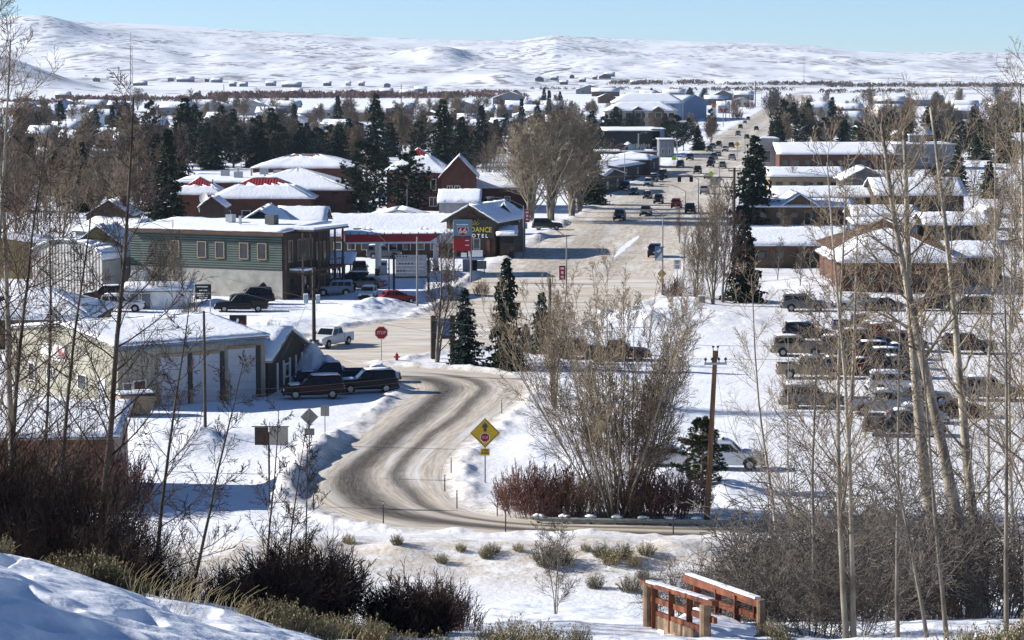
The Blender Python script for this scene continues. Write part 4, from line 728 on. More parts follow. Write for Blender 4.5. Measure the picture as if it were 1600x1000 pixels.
# ---- conifers
def spruce_meshes(seed, nd="needles_spruce", droop=.35, full=.24, nwh=34, snow=.25, ragged=.2, belly=.8):
    """unit tree: 1 tall, crown made of drooping boughs of short needle sprays"""
    rng = random.Random(seed); tb = MB(); cb = MB(); sb = MB(); tb.tube([(0, 0, -.02), (0, 0, .5), (0, 0, .98)], [.018, .011, .002], 6)
    for w in range(nwh * 9):
        t = .04 + .95 * rng.random() ** 1.25; Rr = full * (1 - t) ** belly * (1 + rng.uniform(-ragged, ragged)) + .010
        if t < .12: Rr *= .72 + 2.3 * t
        az = rng.uniform(0, 6.283); L = Rr * rng.uniform(.6, 1.12); ca, sa = math.cos(az), math.sin(az); n = max(2, int(L * 34)); dr = droop * rng.uniform(.6, 1.4)
        for k in range(n):
            f = (k + .9) / n; zz = t - dr * L * f ** 1.3 + .10 * L * f ** 4; c = Vector((ca * L * f, sa * L * f, zz)) + rvec(rng, .004)
            wd_ = .036 * (1.2 - .6 * f) * rng.uniform(.6, 1.4) + .006
            for s in (-1, 1, 0):
                q = Vector((-sa * s, ca * s, 0)) * wd_ + Vector((ca, sa, 0)) * .026 * rng.uniform(.3, 1.6) + Vector((0, 0, -.016 * rng.uniform(-.2, 2.0)))
                e = Vector((ca, sa, 0)) * .011; dn = Vector((0, 0, -.020 * rng.uniform(.5, 1.6))); cb.face([c - e, c + q, c + e * 2 + dn])
                if rng.random() < .4: cb.face([c - e + dn * .5, c + q * .6 + dn * 1.8, c + e * 1.6])
            if f > .35 and rng.random() < snow * f * .22:
                q = Vector((-sa, ca, 0)) * wd_ * .5; e = Vector((ca, sa, 0)) * .013; u_ = Vector((0, 0, .006)); sb.face([c - q - e + u_, c + q - e + u_, c + q * .8 + e + u_ * .4, c - q * .8 + e + u_ * .4])
    return [tb.mesh("trunk", MATS["bark_grey"]), cb.mesh("crown", MATS[nd])] + ([sb.mesh("bough_snow", MATS["roof_snow"])] if sb.f else [])
def pine_meshes(seed, nd="needles_pine", n=900, rx=.30, snow=.08):
    """rounder pine: tufts of needles at the limb ends"""
    rng = random.Random(seed); tb = MB(); cb = MB(); sb = MB(); tb.tube([(0, 0, -.02), (.01, 0, .5), (0, .01, .93)], [.022, .014, .004], 6)
    limbs = []
    for i in range(n // 10):
        t = .10 + .88 * rng.random(); limbs.append((t, rng.uniform(0, 6.283), rx * min(1, (t + .15) * 2.2) * max(0.08, 1 - ((t - .3) / .74) ** 2 if t > .3 else 1) * rng.uniform(.7, 1.15)))
    for i in range(n):
        t, az, Lm_ = limbs[i % len(limbs)]; f = rng.uniform(.25, 1.0); az += rng.gauss(0, .16) ; rr = Lm_ * f; c = Vector((math.cos(az) * rr, math.sin(az) * rr, t + .22 * rr * f + rng.gauss(0, .016)))
        if rng.random() < .4: tb.tube([(0, 0, t - .05), tuple(c)], [.005, .002], 3)
        sz = rng.uniform(.018, .038); out = (Vector((math.cos(az), math.sin(az), .5))).normalized()
        for k in range(20):
            d = (rvec(rng) + out * .7).normalized(); s = d.cross(rvec(rng)).normalized() * sz * .22; cb.face([c + s, c - s, c + d * sz * rng.uniform(.8, 1.3)])
        if rng.random() < snow: sb.face([c + Vector((-sz * .5, -sz * .4, sz * .5)), c + Vector((sz * .5, -sz * .4, sz * .5)), c + Vector((sz * .4, sz * .5, sz * .45)), c + Vector((-sz * .4, sz * .5, sz * .45))])
    return [tb.mesh("trunk", MATS["bark_grey"]), cb.mesh("crown", MATS[nd])] + ([sb.mesh("bough_snow", MATS["roof_snow"])] if sb.f else [])
SPR = [spruce_meshes(1), spruce_meshes(2, full=.20, ragged=.3), spruce_meshes(3, "needles_blue", full=.26, snow=.35), spruce_meshes(4, full=.29, nwh=40, ragged=.28, belly=.65, snow=.15), spruce_meshes(5, full=.16, droop=.5, snow=.1)]
PIN = [pine_meshes(11), pine_meshes(12, "needles_spruce", 1000, .36), pine_meshes(13, "needles_pine", 560, .26)]
CP = ("trunk", "crown", "bough_snow")
def conifer(label, px, base, top, kind, wpx=None, group=None):
    p = G(px, base); h = px_h(p, top); m = PIN[kind - 10] if kind >= 10 else SPR[kind]; nat = (.29, .36, .26)[kind - 10] * 2 if kind >= 10 else (.26, .22, .28, .31, .18)[kind] * 2
    sxy = None
    if wpx: sxy = (wpx * p.y / F) / nat
    return plant("pine_tree" if kind >= 10 else "spruce_tree", label, "tree", m, p, h, random.uniform(0, 6.28), group, CP, sxy)
conifer("young blue spruce beside the dark park sign near the junction", 727, 571, 448, 2, 66)
conifer("taller green spruce nearest the junction, right of the blue spruce", 792, 577, 400, 0, 74)
conifer("short dark spruce half hidden behind the tall junction spruce", 846, 552, 455, 2, 58)
conifer("small spruce sapling between the two junction spruces", 822, 548, 505, 0, 30)
conifer("dark spruce with wide skirts at the corner of the parking lot", 1162, 472, 338, 0, 74)
conifer("tall black spruce right of the street above the parking lot", 1178, 350, 208, 3, 82)
conifer("bushy pine with snow on its boughs beside the near utility pole", 1096, 768, 652, 10, 96)
conifer("thin young spruce against the long motel roof", 556, 391, 336, 4, 20)
conifer("huge rounded dark pine left of the brick block", 572, 345, 222, 11, 108)
conifer("second huge dark pine touching the brick block", 640, 340, 236, 11, 92)
conifer("tall spruce with snowy boughs above the brick block", 588, 262, 143, 3, 50)
conifer("broad black spruce rising behind the red roofs", 692, 270, 152, 3, 62)
conifer("dark spruce at the left end of the snowy school roofs", 264, 352, 198, 1, 64)
conifer("narrow black spruce standing among grey trees at left", 130, 330, 219, 3, 44)
conifer("dark street spruce beside the corner shop downtown", 926, 320, 240, 3, 56)
rest = [(95, 210, 156, 0, 34), (150, 225, 168, 0, 30), (176, 215, 165, 4, 22), (190, 225, 172, 11, 40), (235, 235, 158, 11, 46), (290, 250, 150, 3, 64), (305, 245, 160, 0, 40), (345, 240, 166, 11, 46), (365, 230, 168, 3, 34), (425, 250, 166, 3, 50), (460, 205, 162, 4, 22), (528, 205, 148, 1, 26), (545, 250, 183, 3, 46), (515, 250, 195, 11, 50), (560, 240, 190, 11, 44), (620, 205, 165, 11, 30),
        (740, 265, 205, 11, 50), (752, 235, 163, 1, 38), (775, 240, 185, 2, 40), (815, 210, 153, 4, 20), (790, 215, 178, 11, 34), (840, 205, 160, 3, 26), (858, 200, 140, 4, 18), (875, 205, 165, 11, 30), (875, 175, 142, 0, 18), (850, 170, 136, 0, 16), (905, 215, 178, 3, 30), (925, 225, 172, 3, 40), (945, 235, 180, 11, 40), (962, 215, 165, 3, 34), (985, 205, 178, 11, 36), (1015, 200, 183, 4, 14), (1057, 235, 180, 11, 44), (1018, 150, 137, 0, 14), (1078, 152, 136, 3, 22), (1100, 153, 137, 3, 20),
        (1090, 235, 195, 3, 26), (1110, 215, 170, 11, 24), (1225, 222, 156, 11, 50), (1240, 215, 158, 3, 32), (1262, 215, 154, 3, 32), (1300, 212, 150, 3, 30), (1205, 235, 190, 1, 22), (1390, 225, 172, 3, 40), (1412, 222, 178, 11, 46), (1450, 220, 165, 3, 40), (1470, 222, 180, 3, 36), (1520, 228, 165, 4, 26), (1555, 232, 162, 3, 36), (1590, 240, 180, 11, 50), (1340, 232, 192, 11, 44), (1495, 300, 235, 3, 50), (1465, 305, 250, 11, 50), (1545, 310, 250, 3, 44), (108, 131, 117, 0, 8), (122, 132, 114, 0, 10), (135, 133, 118, 11, 16), (150, 133, 119, 11, 16), (30, 225, 170, 3, 40), (60, 215, 175, 11, 40), (210, 230, 175, 3, 36), (325, 260, 190, 3, 40), (395, 245, 185, 11, 50), (480, 245, 190, 3, 40), (1595, 215, 160, 3, 36), (20, 330, 250, 3, 50), (240, 330, 240, 3, 44), (278, 290, 190, 3, 56), (310, 262, 175, 11, 60), (335, 265, 195, 3, 44), (365, 262, 185, 11, 56), (405, 262, 178, 3, 52), (440, 262, 195, 11, 50), (470, 262, 190, 3, 44), (498, 262, 200, 11, 56), (530, 262, 192, 3, 50), (610, 245, 190, 3, 46), (655, 245, 190, 11, 44), (722, 262, 180, 3, 48), (755, 262, 195, 11, 46), (45, 300, 215, 11, 56), (80, 305, 225, 3, 50), (175, 305, 225, 3, 46), (205, 300, 215, 11, 50), (245, 300, 205, 3, 54), (5, 280, 205, 3, 50), (1420, 240, 185, 3, 40), (1375, 235, 190, 11, 44), (1500, 245, 190, 11, 50), (1530, 250, 185, 3, 44), (1570, 255, 190, 3, 50), (1290, 228, 182, 11, 40), (1320, 228, 186, 3, 36), (1250, 228, 178, 11, 44), (1215, 245, 180, 3, 40), (930, 245, 195, 11, 44), (950, 225, 185, 3, 34), (905, 240, 190, 3, 40), (985, 222, 180, 3, 32), (1040, 215, 178, 3, 28), (1075, 225, 185, 11, 34)]
rest.sort(key=lambda a: a[0])
for i, (x, b, t, k, w_) in enumerate(rest): conifer(f"dark {'pine' if k >= 10 else 'spruce'} among the far roofs, {placew(i, len(rest))} of those conifers", x, b, t, k, w_, "conifers among the far roofs")
# ---- bare trees of the middle distance
MID = [bare_meshes(100 + i, 12, .22, .045, "bark_grey", ("twig_grey", "twig_tan", "twig_brown")[i % 3], MIDP, 22, .16, forks=(1, 3, 2, 1, 4)[i], spread=1.6, ang=34, blen=.46) for i in range(5)]
FARM = [bare_meshes(200 + i, 10, .2, .05, "bark_grey", ("twig_brown", "twig_grey", "twig_tan")[i % 3], FARP, 24, .1, forks=(2, 3, 4)[i % 3], spread=1.8, ang=36, blen=.5) for i in range(4)]
def bare(label, px, base, top, meshes, h0, group=None, sxy=1.0, rz=None, name="bare_tree"):
    p = G(px, base); p.z = max(0, gh(p.x, p.y)) if p.y < 200 else 0; s = px_h(p, top) / h0
    return plant(name, label, "tree", meshes, p, s, random.uniform(0, 6.28) if rz is None else rz, group, sxy=s * sxy)
bare("bare two-stemmed boulevard tree left of the junction spruces", 682, 566, 385, MID[2], 12)
cot = bare_meshes(301, 15, .3, .04, "bark_grey", "twig_pale", dict(MIDP, kids=(10, 7), trop=(.12, .1, .06)), 26, .12, forks=4, spread=1.5, ang=28, blen=.55)
for i, (x, b, t) in enumerate(((830, 345, 200), (862, 348, 182), (893, 340, 188), (905, 332, 200), (818, 325, 215))):
    bare(f"big bare tan cottonwood in the street-side row, {ordw(i)} of five", x, b, t, cot, 15, "cottonwoods beside the street", 1.35, i * 1.3, "cottonwood_tree")
for i, (x, b, t, k) in enumerate(((1085, 470, 350, 1), (1115, 478, 325, 4), (1128, 474, 300, 2), (1098, 440, 345, 0), (1068, 425, 350, 3), (1062, 380, 330, 2), (1120, 400, 285, 1))):
    bare(f"bare boulevard tree right of the street, {ordw(i)} counted from the lot corner", x, b, t, MID[k], 12, "boulevard trees by the lot", .8)
mids = [(255, 480, 375, 0), (238, 482, 385, 2), (275, 478, 380, 1), (60, 420, 250, 0), (95, 400, 245, 1), (25, 430, 240, 2), (0, 410, 230, 3), (150, 360, 235, 1), (190, 370, 240, 4), (215, 370, 230, 2), (170, 345, 245, 0), (110, 345, 230, 3), (240, 345, 260, 0), (70, 345, 220, 4), (35, 340, 225, 1), (760, 300, 215, 1), (745, 310, 250, 2), (780, 305, 240, 0), (700, 390, 335, 1), (1240, 300, 250, 3), (1330, 330, 262, 0), (1420, 300, 245, 1), (1380, 290, 240, 2), (1475, 345, 255, 4), (1520, 345, 250, 0), (1560, 355, 260, 1), (1590, 380, 260, 2), (1500, 400, 320, 3), (1545, 420, 330, 4), (1585, 430, 330, 0), (1285, 400, 335, 2), (1230, 390, 330, 1), (1215, 440, 375, 3), (1250, 452, 385, 0), (1390, 450, 385, 2), (1460, 452, 370, 1), (1530, 470, 380, 3), (300, 475, 430, 3), (1580, 520, 390, 2), (1500, 500, 400, 0)]
mids.sort(key=lambda a: a[0])
for i, (x, b, t, k) in enumerate(mids): bare(f"bare grey neighbourhood tree, {ordw(i)} from the left among the nearer houses", x, b, t, MID[k], 12, "bare trees among the nearer houses", .95)
rng = random.Random(5); fars = []
for x0, x1, b0, b1, n, hh in ((0, 270, 250, 340, 34, 75), (60, 250, 235, 300, 14, 62), (280, 560, 235, 262, 22, 60), (640, 760, 235, 265, 14, 55), (330, 470, 225, 245, 7, 50), (440, 530, 225, 250, 6, 55), (600, 690, 220, 240, 12, 50), (640, 800, 190, 215, 8, 34), (760, 830, 225, 260, 8, 55), (830, 940, 200, 220, 7, 40), (970, 1130, 195, 230, 12, 30), (1120, 1160, 165, 185, 5, 22), (1200, 1260, 175, 230, 9, 40), (1215, 1420, 205, 235, 16, 48), (1400, 1610, 200, 245, 20, 55), (230, 560, 176, 208, 34, 30), (560, 820, 172, 200, 26, 26), (1240, 1600, 160, 200, 30, 26), (820, 960, 165, 195, 14, 22), (20, 240, 172, 200, 16, 28), (1180, 1330, 170, 190, 8, 18), (1380, 1600, 160, 185, 8, 22), (0, 100, 190, 230, 7, 45), (480, 620, 190, 205, 7, 28)):
    for _ in range(n):
        b = rng.uniform(b0, b1); fars.append((rng.uniform(x0, x1), b, b - hh * rng.uniform(.7, 1.2), rng.randrange(4)))
for near, what in ((True, "grey-brown tree behind the nearer roofs"), (False, "brownish tree between the farthest roofs")):
    for lf, side in ((True, "left of the street"), (False, "right of the street")):
        row = sorted([a for a in fars if (a[1] > 232) == near and (a[0] < 1120) == lf], key=lambda a: a[0])
        for i, (x, b, t, k) in enumerate(row): bare(f"bare {what}, {side}, {placew(i, len(row))}", x, b, t, FARM[k], 10, "bare trees among far roofs", 1.15)
# ---- willow thickets below the hills, hedges: masses nobody could count
def thicket(name, label, spans, m, seed, hgt=4.0):
    rng = random.Random(seed); mb = MB()
    for (x0, x1, y, h, n) in spans:
        for _ in range(n):
            p = gz(rng.uniform(x0, x1), y + rng.gauss(0, .5), 0) if y > 137 else far_spot(rng.uniform(x0, x1), y + rng.gauss(0, .35))
            if p is None: continue
            if p.y > 2900: p.z = gh(p.x, p.y)
            hh = h * rng.uniform(.5, 1.15); w_ = hh * rng.uniform(.6, 1.1)
            for k in range(22):
                a = rng.uniform(0, 6.28); f = rng.uniform(.3, 1); q = p + Vector((math.cos(a) * w_ * f, math.sin(a) * w_ * f, hh * math.sqrt(max(0.04, 1 - f * f)) * rng.uniform(.6, 1.05))); s = Vector((rng.uniform(-1, 1), rng.uniform(-1, 1), rng.uniform(-.3, .3))) * hh * .16; u_ = Vector((rng.uniform(-.3, .3), rng.uniform(-.3, .3), 1)) * hh * .3
                mb.face([q - s, q + s, q + u_ * .6, q - u_])
    o = mb.build(name, MATS[m], kind="stuff"); tag(o, label, "willows")
thicket("willow_thicket", "reddish brown willow thicket along the far creek below the hills", [(0, 110, 162, 4, 80), (100, 350, 158, 5, 160), (330, 720, 153, 6, 420), (690, 820, 152, 5, 120), (730, 810, 146, 4, 60)], "twig_red", 3)
thicket("brush_belt", "dark brush belt along the plain at the foot of the right-hand hills", [(955, 1115, 132, 7, 90), (1115, 1300, 133, 5, 80), (1290, 1620, 136, 6, 260), (1200, 1330, 133, 6, 60), (1280, 1420, 145, 5, 50), (1040, 1240, 142, 5, 60), (830, 1000, 140, 4, 50)], "twig_brown", 4)
# ================================================================ vehicles
def paint(name, c, rough=.35, metallic=0.0): return mat(name, c, rough=rough, var=.06, scale=1.5, metallic=metallic, spec=.28)
PAINT = dict(black=(0.008, 0.008, 0.01), dark=(0.02, 0.022, 0.026), maroon=(0.025, 0.004, 0.006), red=(0.22, 0.012, 0.015), white=(0.62, 0.62, 0.62), silver=(0.34, 0.35, 0.37), grey=(0.13, 0.135, 0.14), blue=(0.03, 0.06, 0.14), navy=(0.012, 0.02, 0.05), green=(0.02, 0.035, 0.028), tan=(0.26, 0.22, 0.16), iceblue=(0.22, 0.27, 0.34))
for k, c in PAINT.items(): paint("paint_" + k, c)
mat("tyre", (0.012, 0.012, 0.012), rough=.9, var=0); mat("rim", (0.3, 0.3, 0.31), rough=.35, metallic=.8, var=0); mat("lamp_clear", (0.75, 0.75, 0.72), rough=.1, var=0); mat("lamp_red", (0.35, 0.01, 0.01), rough=.2, var=0); mat("black_trim", (0.012, 0.012, 0.013), rough=.6, var=0); mat("chrome", (0.5, 0.5, 0.5), rough=.25, metallic=.9, var=0); mat("car_glass", (0.008, 0.011, 0.014), rough=.08, var=0, spec=.4); mat("plate", (0.55, 0.55, 0.5), var=0)
def loft(mb, st):
    """stations along y: (y, zbottom, ztop, halfwidth)"""
    s = len(mb.v); k = 10
    for y, zb, zt, w in st:
        for x, z in ((-w * .88, zb), (-w * .99, zb + .12), (-w, (zb + zt) / 2), (-w * .975, zt - .10), (-w * .90, zt), (w * .90, zt), (w * .975, zt - .10), (w, (zb + zt) / 2), (w * .99, zb + .12), (w * .88, zb)): mb.v.append((x, y, z))
    for i in range(len(st) - 1):
        for j in range(k):
            q = (j + 1) % k; mb.f.append((s + i * k + j, s + i * k + q, s + (i + 1) * k + q, s + (i + 1) * k + j)[::-1]); mb.mi.append(0)
    mb.f.append(tuple(s + j for j in range(k))[::-1]); mb.f.append(tuple(s + (len(st) - 1) * k + j for j in range(k))); mb.mi += [0, 0]
TEMPL = {}
def vehicle_template(kind):
    sp = dict(   # L, W, belt, roof, cabin rear, cabin front (base), rear rake, front rake, wheel r, axles
        suv=(5.0, 1.98, 1.22, 1.92, -2.34, .95, .22, .72, .41, (-1.48, 1.52)), sedan=(4.7, 1.82, .95, 1.45, -1.75, 1.05, .75, .95, .33, (-1.35, 1.42)), van=(5.1, 1.98, 1.10, 1.78, -2.42, 1.45, .25, 1.05, .35, (-1.5, 1.55)),
        pickup=(5.9, 2.0, 1.20, 1.92, -1.05, 1.15, .22, .7, .40, (-1.85, 1.88)), jeep=(4.4, 1.85, 1.20, 1.85, -2.05, .62, .12, .28, .42, (-1.3, 1.4)), hatch=(4.2, 1.78, .98, 1.52, -1.95, .95, .5, .95, .32, (-1.25, 1.3)))[kind]
    L, Wd, bl, rf, c0, c1, rr, fr, wr, ax = sp; w = Wd / 2; g = .34 if kind in ("pickup", "jeep", "suv") else .24
    root = bpy.data.objects.new("template_" + kind, None); P = root; parts = []
    def pt(name, mb, m, parent=None, smooth=False):
        o = bpy.data.objects.new(name, mb.mesh(name, MATS[m], smooth)); o.parent = parent or root; parts.append(o); return o
    mb = MB(); yr = -L / 2 if kind != "pickup" else c0 - .12; hood = bl - (.05 if kind in ("pickup", "jeep", "suv") else .08)
    st = [(yr, g + .12, bl - .12, w * .93), (yr + .12, g, bl, w), (c1 - .2, g, bl, w), (c1 + .05, g, bl - .01, w), (L / 2 - .5, g, hood - .03, w * .97), (L / 2 - .12, g + .05, hood - .14, w * .92), (L / 2, g + .16, hood - .3, w * .84)]
    if kind == "sedan": st.insert(1, (yr + .5, g, bl - .02, w))
    loft(mb, st); body = pt("body", mb, "paint_white")
    if kind == "pickup":
        mb = MB(); y0, y1 = -L / 2 + .08, c0 - .14; mb.box((0, (y0 + y1) / 2, g + .28), (Wd * .96, y1 - y0, .5)); zt = bl + .02
        for s in (-1, 1): mb.box((s * (w - .09), (y0 + y1) / 2, (g + zt) / 2 + .05), (.16, y1 - y0, zt - g - .02))
        mb.box((0, y0 + .05, (g + zt) / 2 + .1), (Wd * .8, .1, zt - g - .2)); mb.box((0, y1 - .04, (g + zt) / 2 + .1), (Wd * .8, .08, zt - g - .2)); bed = pt("cargo_bed", mb, "paint_white")
        mb = MB(); mb.box((0, (y0 + y1) / 2, g + .56), (Wd * .8, y1 - y0 - .22, .06)); pt("bed_liner", mb, "black_trim", bed)
    b0 = [(-w * .93, c0), (w * .93, c0), (w * .93, c1), (-w * .93, c1)]; t0 = [(-w * .74, c0 + rr), (w * .74, c0 + rr), (w * .74, c1 - fr), (-w * .74, c1 - fr)]
    mb = MB(); n = len(mb.v); zb = bl - .03
    ring2 = [(x * 1.03, y + (.1 if i < 2 else -.1) * -1, rf - .10) for i, (x, y) in enumerate(t0)]
    mb.v += [(x, y, zb) for x, y in b0] + ring2 + [(x * .93, y + (.06 if i < 2 else -.06), rf) for i, (x, y) in enumerate(t0)]
    for a in (0, 4):
        for i in range(4): j = (i + 1) % 4; mb.f.append((a + i, a + j, a + 4 + j, a + 4 + i)); mb.mi.append(0)
    mb.f.append((8, 9, 10, 11)); mb.mi.append(0); cab = pt("cabin", mb, "paint_white")
    B = [Vector((x, y, zb)) for x, y in b0]; T = [Vector(q) for q in ring2]
    def pane(name, a, b, c, d, nrm, m="car_glass"):
        nrm = Vector(nrm) * .012; mb = MB(); mb.prism([Vector(a) + nrm, Vector(b) + nrm, Vector(c) + nrm, Vector(d) + nrm], Vector(nrm) * .6); pt(name, mb, m, cab)
    def bil(i, j, u, v): return B[i].lerp(B[j], u).lerp(T[i].lerp(T[j], u), v)
    pane("windscreen", bil(2, 3, .05, .08), bil(2, 3, .95, .08), bil(2, 3, .95, .93), bil(2, 3, .05, .93), (0, .8, .5)); pane("rear_window", bil(0, 1, .08, .25), bil(0, 1, .92, .25), bil(0, 1, .92, .9), bil(0, 1, .08, .9), (0, -.9, .3))
    cuts = dict(suv=((.05, .30), (.34, .63), (.67, .93)), van=((.05, .36), (.39, .66), (.69, .95)), pickup=((.06, .46), (.51, .92)), jeep=((.06, .36), (.40, .66), (.70, .95)), sedan=((.10, .48), (.52, .92)), hatch=((.1, .45), (.5, .92)))[kind]
    for u0, u1 in cuts:
        pane("side_window", bil(1, 2, u0, .12), bil(1, 2, u1, .12), bil(1, 2, u1, .88), bil(1, 2, u0, .88), (1, 0, .25)); pane("side_window", bil(0, 3, u1, .12), bil(0, 3, u0, .12), bil(0, 3, u0, .88), bil(0, 3, u1, .88), (-1, 0, .25))
    for s in (-1, 1):
        for y in ax:
            mb = MB(); mb.tube([(s * (w - .24), y, wr), (s * (w + .015), y, wr)], [wr, wr], 16, True); wh = pt("wheel", mb, "tyre")
            mb = MB(); mb.tube([(s * (w + .0), y, wr), (s * (w + .03), y, wr)], [wr * .62, wr * .56], 12, True); pt("rim", mb, "rim", wh)
            mb = MB(); mb.prism([(s * (w + .004), y + math.cos(t) * wr * 1.2, wr * 1.02 + math.sin(t) * wr * 1.2) for t in [math.pi * k / 8 for k in range(9)]], (-s * .03, 0, 0)); pt("wheel_arch", mb, "black_trim", body)
        mb = MB(); mb.box((s * w * .68, L / 2 - .05, hood - .36), (.38, .16, .2)); pt("headlight", mb, "lamp_clear"); mb = MB(); mb.box((s * w * .86, -L / 2 + (.04 if kind != "pickup" else .06), bl - .28), (.18, .12, .36)); pt("tail_light", mb, "lamp_red")
        mb = MB(); mb.box((s * (w + .1), c1 - .28, bl + .10), (.2, .12, .18)); pt("mirror", mb, "black_trim")
    mb = MB(); mb.box((0, L / 2 - .02, g + .12), (Wd * .86, .2, .24)); pt("bumper", mb, "black_trim"); mb = MB(); mb.box((0, -L / 2, g + .14), (Wd * .86, .2, .22)); pt("bumper", mb, "chrome" if kind == "pickup" else "black_trim")
    mb = MB(); mb.box((0, L / 2 - .02, hood - .40), (Wd * .5, .16, .36 if kind in ('pickup', 'suv', 'jeep') else .24)); pt("grille", mb, "black_trim"); mb = MB(); mb.box((0, -L / 2 - .02, g + .42), (.34, .06, .17)); pt("number_plate", mb, "plate")
    if kind == "jeep": mb = MB(); mb.cyl((0, -L / 2 - .22, 1.0), .36, .22, 14, 'y'); pt("spare_wheel", mb, "tyre")
    mb = MB(); x = w * .66; gridslab(mb, [(-x, c0 + rr + .1, rf), (x, c0 + rr + .1, rf), (x, c1 - fr - .1, rf), (-x, c1 - fr - .1, rf)], .005, .12, 4, 4, .015, 5); pt("roof_snow", mb, "roof_snow", cab, True)
    mb = MB(); gridslab(mb, [(-w * .8, c1 + .15, bl - .01), (w * .8, c1 + .15, bl - .01), (w * .8, L / 2 - .5, hood - .02), (-w * .8, L / 2 - .5, hood - .02)], .0, .09, 4, 4, .015, 6); pt("hood_snow", mb, "roof_snow", body, True)
    return root, parts
def copy_vehicle(kind, root, color, snow):
    if kind not in TEMPL: TEMPL[kind] = vehicle_template(kind)
    tr, parts = TEMPL[kind]; new = {tr: root}
    for o in parts:
        if (o.name.startswith("roof_snow") and snow < 1) or (o.name.startswith("hood_snow") and snow < 2): continue
        c = o.copy(); c.parent = new[o.parent]; COL.objects.link(c); new[o] = c
        c.name = o.data.name.split(".")[0]
        if c.data.materials and c.data.materials[0] == MATS["paint_white"]:
            c.material_slots[0].link = 'OBJECT'; c.material_slots[0].material = MATS["paint_" + color]
SDIR = math.degrees(math.atan(500 / 4019))
def car(label, kind, color, px, py, yaw, snow=0, group=None, sc=1.0):
    """yaw: 0 drives away from the viewer, 90 to the right"""
    p = G(px, py); p.z = 0.012
    cat = dict(suv="car", sedan="car", hatch="car", van="van", pickup="pickup", jeep="car")[kind]
    nm = dict(suv="parked_suv", sedan="parked_car", hatch="parked_car", van="minivan", pickup="pickup_truck", jeep="off_road_car")[kind]
    r = thing(nm, label, cat, p, -R(yaw), group); r.scale = (sc,) * 3; copy_vehicle(kind, r, color, snow); return r
A_ = SDIR; T_ = SDIR + 180
g1 = "traffic on the main street"
for a in [("dark blue car driving away alone at the near end of the street", "suv", "navy", 1024, 401, A_), ("dark car with roof box, foremost of those driving towards the viewer", "suv", "dark", 968, 344, T_), ("silver-grey pickup just behind the roof-box car in the street", "pickup", "grey", 1009, 337, T_),
          ("red car driving away past the bent lamp arm", "suv", "red", 1057, 325, A_), ("dark maroon car half behind the boulevard trees", "suv", "maroon", 1079, 333, A_), ("black high-riding car coming down the street below the shop canopies", "jeep", "black", 1029, 318, T_),
          ("black car coming under the signal arm in the right-hand lane", "suv", "black", 1090, 271, T_), ("black car with bright headlights beyond the signal arm", "suv", "black", 1110, 261, T_), ("grey car beside the signal mast right of the headlights", "suv", "grey", 1129, 263, A_), ("white car waiting under the green crossing sign", "sedan", "white", 1106, 279, A_),
          ("grey car driving away near the trailer", "suv", "silver", 1101, 303, A_), ("blue van second in the far queue downtown", "van", "blue", 1113, 232, T_), ("dark car at the head of the far queue downtown", "suv", "dark", 1109, 237, T_), ("black car at the back of the far queue", "suv", "black", 1123, 229, T_), ("silver car side by side with the far queue", "suv", "silver", 1133, 237, T_),
          ("dark car just left of the yellow downtown sign", "suv", "dark", 1143, 231, A_), ("dark car below the far queue", "suv", "dark", 1116, 249, T_), ("grey car hidden behind the dark car below the queue", "sedan", "grey", 1122, 244, T_), ("silver pickup driving away below the yellow downtown sign", "pickup", "silver", 1144, 250, A_), ("dark car left of the silver pickup, lowest below the queue", "suv", "dark", 1112, 255, T_),
          ("grey car approaching on the open far street", "suv", "grey", 1153, 212, T_), ("big dark van driving away on the far street", "van", "dark", 1167, 217, A_), ("dark car driving away beyond the big dark van", "suv", "dark", 1182, 204, A_), ("dark car third from last on the far street", "suv", "dark", 1157, 201, T_), ("grey car next to last on the far street", "sedan", "grey", 1164, 193, T_), ("last tiny dark car on the far street", "suv", "dark", 1169, 188, T_)]: car(*a[:6], 0, g1)
g2 = "cars parked at the downtown kerb"
for a in [("blue car parked before the shop canopies", "sedan", "blue", 991, 304, T_), ("dark small car parked beside the black high-riding car", "hatch", "dark", 1012, 310, T_), ("pale blue pickup parked below the canopies", "pickup", "iceblue", 1013, 291, T_), ("black pickup parked behind the pale blue pickup", "pickup", "black", 1021, 284, T_), ("blue car parked past the signal by the white snow pile", "suv", "blue", 1063, 261, T_), ("dark car parked against the kerb left of the far queue", "suv", "navy", 1097, 232, T_),
          ("black car parked close to the dark shop fronts", "suv", "black", 977, 297, T_), ("dark car nosed in below the farther canopy shop", "suv", "dark", 1036, 277, T_), ("navy pickup by the far kerb near the snowy street tree", "pickup", "navy", 1078, 250, T_)]: car(*a[:6], 1, g2)
car("dark green car parked sideways beside the motel drive", "suv", "green", 855, 359, 88)
g3 = "cars at the fuel station"
for a in [("dark green pickup facing the viewer beside the pumps", "pickup", "green", 562, 431, 178, 0), ("pale blue off-road car in the shade of the timber shop", "jeep", "iceblue", 524, 462, -92, 0), ("black car behind the pale blue off-road car", "suv", "black", 548, 449, -88, 1), ("white car half behind a snow bank at the fuel station", "sedan", "white", 575, 466, 185, 1), ("bright red car by the reader board", "hatch", "red", 622, 474, 70, 0), ("grey car under the far side of the fuel canopy", "suv", "grey", 600, 404, 90, 1), ("dark pickup beyond the fuel pumps", "pickup", "dark", 577, 399, 90, 1), ("dark saloon between the off-road car and the green pickup", "sedan", "grey", 573, 450, -80, 1)]: car(*a[:6], a[6], g3)
g4 = "cars parked by the green building"
for a in [("black pickup nearest the viewer beside the green building", "pickup", "black", 377, 487, -97, 0), ("black car between two others beside the green building", "suv", "black", 394, 475, -97, 0), ("dark car closest to the cream wall", "suv", "dark", 414, 466, -95, 0)]: car(*a[:6], a[6], g4)
